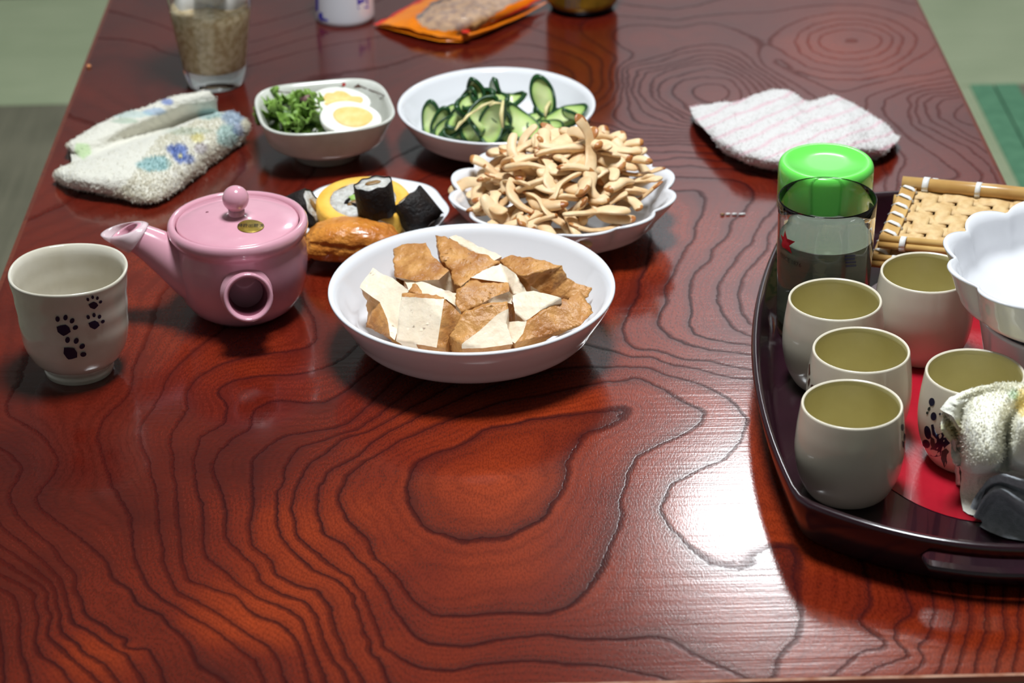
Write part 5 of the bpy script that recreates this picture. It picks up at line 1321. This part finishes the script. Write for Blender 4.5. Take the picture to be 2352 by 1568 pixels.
# px, py, height, half length, half width, curl, normal, spin
CUC = [
 (988, 272, .027, .0150, .0075, 1.5, (-0.35, -0.85, 0.4), 1.45), (1012, 285, .024, .0145, .0078, 1.5, (0.3, -0.9, 0.3), 1.25), (1030, 262, .026, .0150, .0080, 2, (-0.2, -0.5, 0.85), 0.2),
 (1022, 300, .020, .0140, .0075, 2, (0.5, -0.7, 0.5), 0.9), (1045, 285, .028, .0155, .0095, 3, (-0.6, -0.5, 0.6), 0.8), (1060, 305, .022, .0150, .009, 2, (0, -0.4, 0.9), 0.1),
 (1070, 255, .038, .0190, .0105, 4, (-0.5, -0.6, 0.6), 0.9), (1085, 240, .044, .0180, .0100, 5, (0.2, -0.7, 0.6), 0.5), (1100, 268, .040, .0190, .0100, 4, (0.7, -0.6, 0.4), 1.0),
 (1100, 298, .026, .0170, .0100, 2, (-0.4, -0.8, 0.5), 1.0), (1125, 232, .046, .0170, .0095, 4, (0.1, -0.4, 0.9), 0.0), (1140, 252, .042, .0175, .0100, -3, (0.4, -0.5, 0.7), -0.4),
 (1128, 285, .034, .0210, .0105, 3, (0.3, -0.85, 0.4), 1.25), (1090, 222, .050, .0135, .0095, 5, (-0.6, -0.5, 0.5), 1.2), (1150, 280, .030, .0150, .009, 5, (-0.5, -0.8, 0.2), 1.3),
 (1165, 268, .034, .0150, .0100, -4, (0.6, -0.4, 0.6), 0.4), (1172, 298, .022, .0200, .0130, 2, (0.25, -0.55, 0.8), -0.8), (1195, 285, .026, .0200, .0120, 2, (0.3, -0.5, 0.8), -0.7),
 (1150, 308, .018, .0180, .0110, 2, (0, -0.3, 0.95), 0.1), (1205, 305, .018, .0190, .0110, 1, (0, -0.3, 0.95), 0.1), (1247, 222, .036, .0185, .0098, 1, (-0.22, -0.86, 0.45), 1.85),
 (1290, 272, .024, .0230, .0105, 1, (-0.1, -0.42, 0.9), 0.42), (1322, 268, .027, .0150, .0055, 1, (0.2, 0.5, 0.6), 0.75), (1235, 297, .020, .0095, .0080, 6, (0.1, -0.55, 0.8), 0.1),
 (1262, 296, .019, .0100, .0075, 6, (0.3, -0.5, 0.7), 0.2), (1235, 278, .020, .0190, .0110, 1, (0.1, -0.3, 0.95), 0.3), (1110, 312, .017, .0170, .0105, 1, (0, -0.3, 0.95), 0.3),
 (1080, 290, .028, .0150, .0090, 4, (0.6, -0.7, 0.3), 1.3), (1155, 225, .042, .0150, .0095, 5, (0.5, 0.2, 0.8), 0.6), (1265, 265, .020, .0170, .0090, 2, (0.1, -0.6, 0.7), -0.3)]
protos = {}
for i, (px, py, h, rx, ry, cu, n, sp_) in enumerate(CUC):
    k = (round(rx/0.004), round(ry/0.002), round(cu/3))
    if k not in protos: protos[k] = cucumber(rx, ry, cu, rimw=crng.choice((0.90, 0.86, 0.78))); o = protos[k]
    else: o = copy_tree(protos[k])
    o.location = Vector(P(px, py, h).tolist()); rot_obj(o, n, sp_)
    if (px, py) == (1247, 222): tag(o, 'cucumber slice standing alone against the back of its bowl', 'cucumber', 'cucumber slices in the white bowl')
    elif (px, py) == (1290, 272): tag(o, 'long pale cucumber slice lying at the right end of the salad', 'cucumber', 'cucumber slices in the white bowl')
    else: tag(o, 'thin dark-rimmed cucumber slice in the salad heap in the white bowl', 'cucumber', 'cucumber slices in the white bowl')
M_gin = mat('pale_ginger', (222, 206, 150), 0.4, sss=0.2)
for px, py, h, l_, rz, tilt in ((1155, 262, .050, .022, 1.5, 0.9), (1110, 246, .054, .020, 0.5, 0.3), (1232, 258, .020, .012, 0.9, 0.2), (1258, 250, .030, .015, 1.2, 0.6), (1078, 268, .048, .022, 0.7, 0.4), (1138, 240, .053, .010, 0.2, 0.1), (1060, 285, .038, .016, 0.9, 0.3)):
    V, F = tube([(-l_/2, 0, 0), (0, 0.0012, 0.001), (l_/2, 0, 0)], [0.0009, 0.0017, 0.0010], 8, 0.5)
    o = mk('ginger_shred', V, F, M_gin); o.location = Vector(P(px, py, h).tolist()); o.rotation_euler = (0, -tilt, rz)
    tag(o, 'pale shred of ginger on the cucumber salad', 'ginger', 'ginger shreds on the cucumber')

# ------------------------------------------------------------------ egg halves, lettuce, onion
M_eggw = mat('egg_white', (236, 234, 226), 0.25, sss=0.25)
M_yolk = mat('egg_yolk', (247, 208, 140), 0.55, (241, 192, 112), 120, bump=0.3, bscale=500)
def egg(px, py, h, n, spin, label, ragged):
    a_, b_, n1 = 0.0245, 0.0195, 40
    root = thing('egg_half', label, 'egg', P(px, py, h), 'boiled egg halves in the square bowl')
    rot_obj(root, n, spin)
    V, F = [(0, 0, 0)], []
    def out(t): return a_*math.cos(t)*(1+0.0), b_*math.sin(t)*(1-0.10*math.cos(t))
    rings = [(0.5, 0.0002), (0.93, 0.0), (0.985, -0.0006)] + [(math.cos(p), -0.0006-0.017*math.sin(p)) for p in np.linspace(0.08, PI/2-0.05, 9)]
    for s, z in rings: V += [(out(2*PI*j/n1)[0]*s, out(2*PI*j/n1)[1]*s, z) for j in range(n1)]
    V.append((0, 0, -0.0178))
    F = [(0, 1+j, 1+(j+1) % n1) for j in range(n1)]
    for k in range(len(rings)-1): F += [(1+k*n1+j, 1+(k+1)*n1+j, 1+(k+1)*n1+(j+1) % n1, 1+k*n1+(j+1) % n1) for j in range(n1)]
    e0 = 1+(len(rings)-1)*n1; F += [(e0+j, len(V)-1, e0+(j+1) % n1) for j in range(n1)]
    mk('egg_white', V, F, M_eggw, root)
    V, F = [(0.001, 0, 0.0016)], []
    for s, z in ((0.4, 0.0016), (0.8, 0.0012), (0.96, 0.0006), (1.0, -0.0003)):
        for j in range(n1):
            t = 2*PI*j/n1; w_ = 1+(0.22*math.sin(3*t+1)*math.sin(t) if ragged else 0.03*math.sin(3*t))
            V.append((0.0015+0.0160*s*w_*math.cos(t), 0.0125*s*w_*math.sin(t), z+(0.0010*math.sin(5*t) if ragged else 0.0)))
    F = [(0, 1+j, 1+(j+1) % n1) for j in range(n1)]
    for k in range(3): F += [(1+k*n1+j, 1+(k+1)*n1+j, 1+(k+1)*n1+(j+1) % n1, 1+k*n1+(j+1) % n1) for j in range(n1)]
    mk('yolk', V, F, M_yolk, root)
egg(806, 268, 0.043, (0.10, -0.30, 0.95), -0.05, 'boiled egg half with whole round yolk, the nearer of the two', False)
egg(782, 231, 0.045, (0.05, -0.22, 0.97), -0.12, 'boiled egg half with crumbled yolk, behind the other half', True)
M_let = mat('lettuce', (110, 150, 60), 0.4, attr='leaf_colour')
lrng = random.Random(3)
def lettuce(k):
    nr_, na = 9, 40; V, A = [], []
    R_ = 0.015; span = 4.4; ph = lrng.uniform(0, 6)
    for i in range(nr_):
        s = i/(nr_-1)
        for j in range(na):
            t = span*(j/(na-1)-0.5); r = R_*(0.12+0.88*s)*(1+0.10*math.sin(5*t+ph))
            z = 0.0075*s*s+0.0042*s**2*math.sin(8*t+ph+1.2*math.sin(3*t))+0.0015*s*math.sin(19*t)
            V.append((r*math.cos(t), r*math.sin(t), z))
            f = max(0, min(1, 0.15+0.75*s**1.5+0.35*mnoise.noise(Vector((r*300*math.cos(t), r*300*math.sin(t), k)))))
            A.append(lin((40, 74, 26))*(1-f)+lin((134, 170, 74))*f)
    o = mk('lettuce_leaf', V, grid_faces(nr_, na), M_let, attrs={'leaf_colour': np.array(A)})
    md = o.modifiers.new('s', 'SOLIDIFY'); md.thickness = 0.0005
    return o
lb_ = [lettuce(k) for k in range(6)]
LS = [(620, 270, .030), (645, 285, .028), (672, 292, .027), (705, 296, .027), (730, 300, .026), (612, 258, .034), (640, 262, .038), (668, 268, .040), (698, 272, .040), (720, 280, .036), (630, 236, .038), (658, 248, .042), (688, 250, .044), (712, 250, .044), (626, 226, .040), (660, 276, .036), (690, 284, .034), (745, 304, .022), (650, 300, .024), (700, 262, .043), (676, 240, .042), (610, 276, .028)]
for i, (px, py, h) in enumerate(LS):
    o = lb_[i] if i < 6 else copy_tree(lb_[i % 6])
    o.location = Vector(P(px+16, py+4, h-0.006).tolist())
    o.rotation_euler = (lrng.uniform(-0.2, 0.9), lrng.uniform(-0.6, 0.6), lrng.uniform(0, 6.28))
    s = lrng.uniform(0.68, 0.98); o.scale = (s, s, s)
    tag(o, 'frilly green lettuce leaf in the square bowl', 'lettuce', 'lettuce leaves beside the eggs')
V = [P(688, 214, .047), P(708, 205, .051), P(712, 222, .047), P(700, 236, .044), P(690, 232, .044)]
o = mk('red_leaf', V, [(0, 1, 2, 3, 4)], mat('red_lettuce', (104, 72, 74), 0.5, (130, 96, 92), 200), None, P(698, 222, .045)); md = o.modifiers.new('s', 'SOLIDIFY'); md.thickness = 0.0008
tag(o, 'small purplish red lettuce tip sticking up behind the green leaves', 'lettuce')

# ------------------------------------------------------------------ sushi
M_nori = mat('nori', (18, 14, 15), 0.55, (34, 25, 22), 120, spec=0.3, bump=0.6, bscale=400)
M_rice = mat('rice', (214, 212, 208), 0.4, (178, 174, 166), 260, bump=0.9, bscale=420, sss=0.2)
M_kan = mat('simmered_gourd', (150, 116, 70), 0.4, (120, 88, 50), 300)
M_omel = mat('omelette', (244, 194, 84), 0.45, (232, 176, 66), 60, bump=0.25, bscale=300, sss=0.2)
M_ccore = mat('cucumber_core', (150, 186, 96), 0.3)
M_inari = mat('inari_skin', (216, 142, 58), 0.30, (178, 100, 34), 45, bump=1.0, bscale=200, sss=0.1, lo=0.35, hi=0.7, detail=6, coat=0.3)
def roll(px, py, h, n, r, ln, label, spin=0.0, squash=1.0):
    root = thing('small_sushi_roll', label, 'sushi', P(px, py, h), 'small seaweed rolls on the plate')
    rot_obj(root, n, spin)
    sh = lambda a, rr, z: (rr*(1+0.05*math.sin(2*a+0.6)+0.03*math.sin(5*a)), z+0.0006*math.sin(7*a)*(1 if rr > r*0.5 else 0))
    mk('nori_wrap', *lathe([(r*0.93, ln/2-0.0008), (r*0.97, ln/2+0.0004), (r, ln/2), (r*1.01, ln*0.2), (r*1.0, -ln*0.2), (r, -ln/2), (r*0.93, -ln/2+0.001)], 40, sh), M_nori, root)
    mk('rice', *lathe([(0, ln/2-0.0003), (r*0.5, ln/2+0.0004), (r*0.93, ln/2-0.0006), (r*0.93, -ln/2+0.0006), (r*0.5, -ln/2-0.0004), (0, -ln/2)], 40, sh), M_rice, root)
    for s in (1, -1):
        V, F = lathe([(0, 0.0011), (r*0.28, 0.0010), (r*0.36, 0.0), (0, -0.001)], 12, lambda a, rr, z: (rr*(1+0.35*math.cos(2*a)), z))
        o = mk('gourd_filling', [(x, y, s*(z+ln/2)) for x, y, z in V], F, M_kan, root)
fr_o = P(834, 462, 0.030)
futo = thing('thick_egg_roll', 'thick sushi roll wrapped in yellow omelette, lying flat on the small plate', 'sushi', fr_o)
rot_obj(futo, (0.03, -0.13, 0.99), 0.1)
RF = 0.0345; HF = 0.020
fs = lambda a, r, z: (r*(1+0.03*math.sin(2*a+0.4)+0.02*math.sin(3*a)), z)
fix_normals(mk('omelette_wrap', *lathe([(RF*0.70, 0.0012), (RF*0.72, 0.0018), (RF*0.95, 0.0015), (RF*1.0, -0.001), (RF*1.01, -HF*0.6), (RF*0.95, -HF), (0, -HF)], 64, fs), M_omel, futo))
mk('rice', *lathe([(0, 0.0010), (RF*0.35, 0.0012), (RF*0.55, 0.0018), (RF*0.715, 0.0010), (RF*0.715, -0.004)], 64, lambda a, r, z: (r*(1+0.03*math.sin(2*a+0.4)+0.02*math.sin(3*a)), z+0.0005*math.sin(9*a+r*900))), M_rice, futo)
for nm, m_, cx, cy, rx, ry, rz in (('cucumber_filling', M_ccore, -0.004, 0.003, 0.0070, 0.0045, 0.1), ('gourd_filling', M_kan, -0.006, -0.004, 0.0065, 0.0028, 0.4), ('gourd_filling', M_kan, 0.003, -0.003, 0.005, 0.0035, -0.2), ('nori_filling', M_nori, -0.0115, -0.001, 0.0042, 0.0012, 0.9), ('nori_filling', M_nori, -0.006, -0.0075, 0.0075, 0.0011, -0.5), ('nori_filling', M_nori, -0.002, 0.0085, 0.005, 0.0012, 0.1)):
    V, F = lathe([(0, 0.0034), (0.7, 0.0030), (1.0, 0.0018), (1.0, 0.0)], 18)
    c, s = math.cos(rz), math.sin(rz)
    mk(nm, [(cx+x*rx*c-y*ry*s, cy+x*rx*s+y*ry*c, z) for x, y, z in V], F, m_, futo)
roll(862, 456, 0.046, (-0.10, 0.05, 0.99), 0.0138, 0.024, 'small seaweed roll standing on top of the thick egg roll', 0.3)
roll(957, 487, 0.024, (-0.62, 0.30, 0.72), 0.0150, 0.026, 'small seaweed roll tilted over at the right of the plate', 0.3)
roll(690, 485, 0.024, (0.90, -0.10, 0.42), 0.0145, 0.022, 'small seaweed roll at the left of the plate behind the teapot', 0.0)
in_o = P(812, 549, 0.022)
V, F, nu_, nv_ = [], [], 80, 46
for i in range(nv_):
    v = -PI/2+PI*i/(nv_-1)
    for j in range(nu_):
        u = 2*PI*j/nu_
        se = lambda w, e: math.copysign(abs(w)**e, w)
        x, y, z = 0.0355*se(math.cos(v), 0.8)*se(math.cos(u), 0.8), 0.0200*se(math.cos(v), 0.8)*se(math.sin(u), 0.8), 0.0150*se(math.sin(v), 0.75)
        x *= 1-0.10*(z/0.015); z += -0.0035*(x/0.0355)**2
        if -0.0015 < z < 0.0012 and y < 0: y += 0.0011                    # crease where the pouch folds shut
        p = np.array([x, y, z]); k = 1+0.03*fbm(p, 90, 2)+0.075*abs(fbm(p, 210, 2)); V.append(tuple(p*k))
for i in range(nv_-1):
    for j in range(nu_): F.append((i*nu_+j, i*nu_+(j+1) % nu_, (i+1)*nu_+(j+1) % nu_, (i+1)*nu_+j))
o = mk('inari_pouch', V, F, M_inari); o.location = Vector(in_o.tolist()); o.rotation_euler = (-0.12, 0.03, -0.06); subsurf(o)
tag(o, 'glossy brown fried-tofu sushi pouch at the front of the small plate', 'sushi')

# ------------------------------------------------------------------ odd bits on the table
tk = thing('glint_dashes', 'tiny white dashed glint modelled on the bare table left of the glass', 'glint', P(1685, 491, 0.0))  # reflection on the lacquer, modelled as small solid dashes
for a, b_ in ((1667, 1677), (1681, 1692), (1697, 1712)):
    V, F = tube([P(a, 491.5, 0.0008), P((a+b_)/2, 491.2, 0.0011), P(b_, 490.8, 0.0008)], [0.0006, 0.0009, 0.0006], 8)
    mk('white_glint', V, F, M_tie, tk, P(1685, 491, 0.0))
V, F = tube([P(1655, 492, 0.0008), P(1659, 492, 0.0012), P(1664, 491.8, 0.0008)], [0.0006, 0.0010, 0.0006], 8); mk('brown_glint', V, F, M_kan, tk, P(1685, 491, 0.0))
cr = P(204, 155, 0.0)
V, F = lathe([(0, 0.0), (0.0016, 0.0002), (0.0021, 0.0012), (0.0014, 0.0024), (0, 0.0027)], 12, lambda a, r, z: (r*(1+0.15*math.sin(3*a)), z), cr)
tag(mk('bread_crumb', V, F, mat('crumb', (214, 140, 90), 0.6), None, cr), 'tiny orange crumb near the left edge of the table', 'crumb')
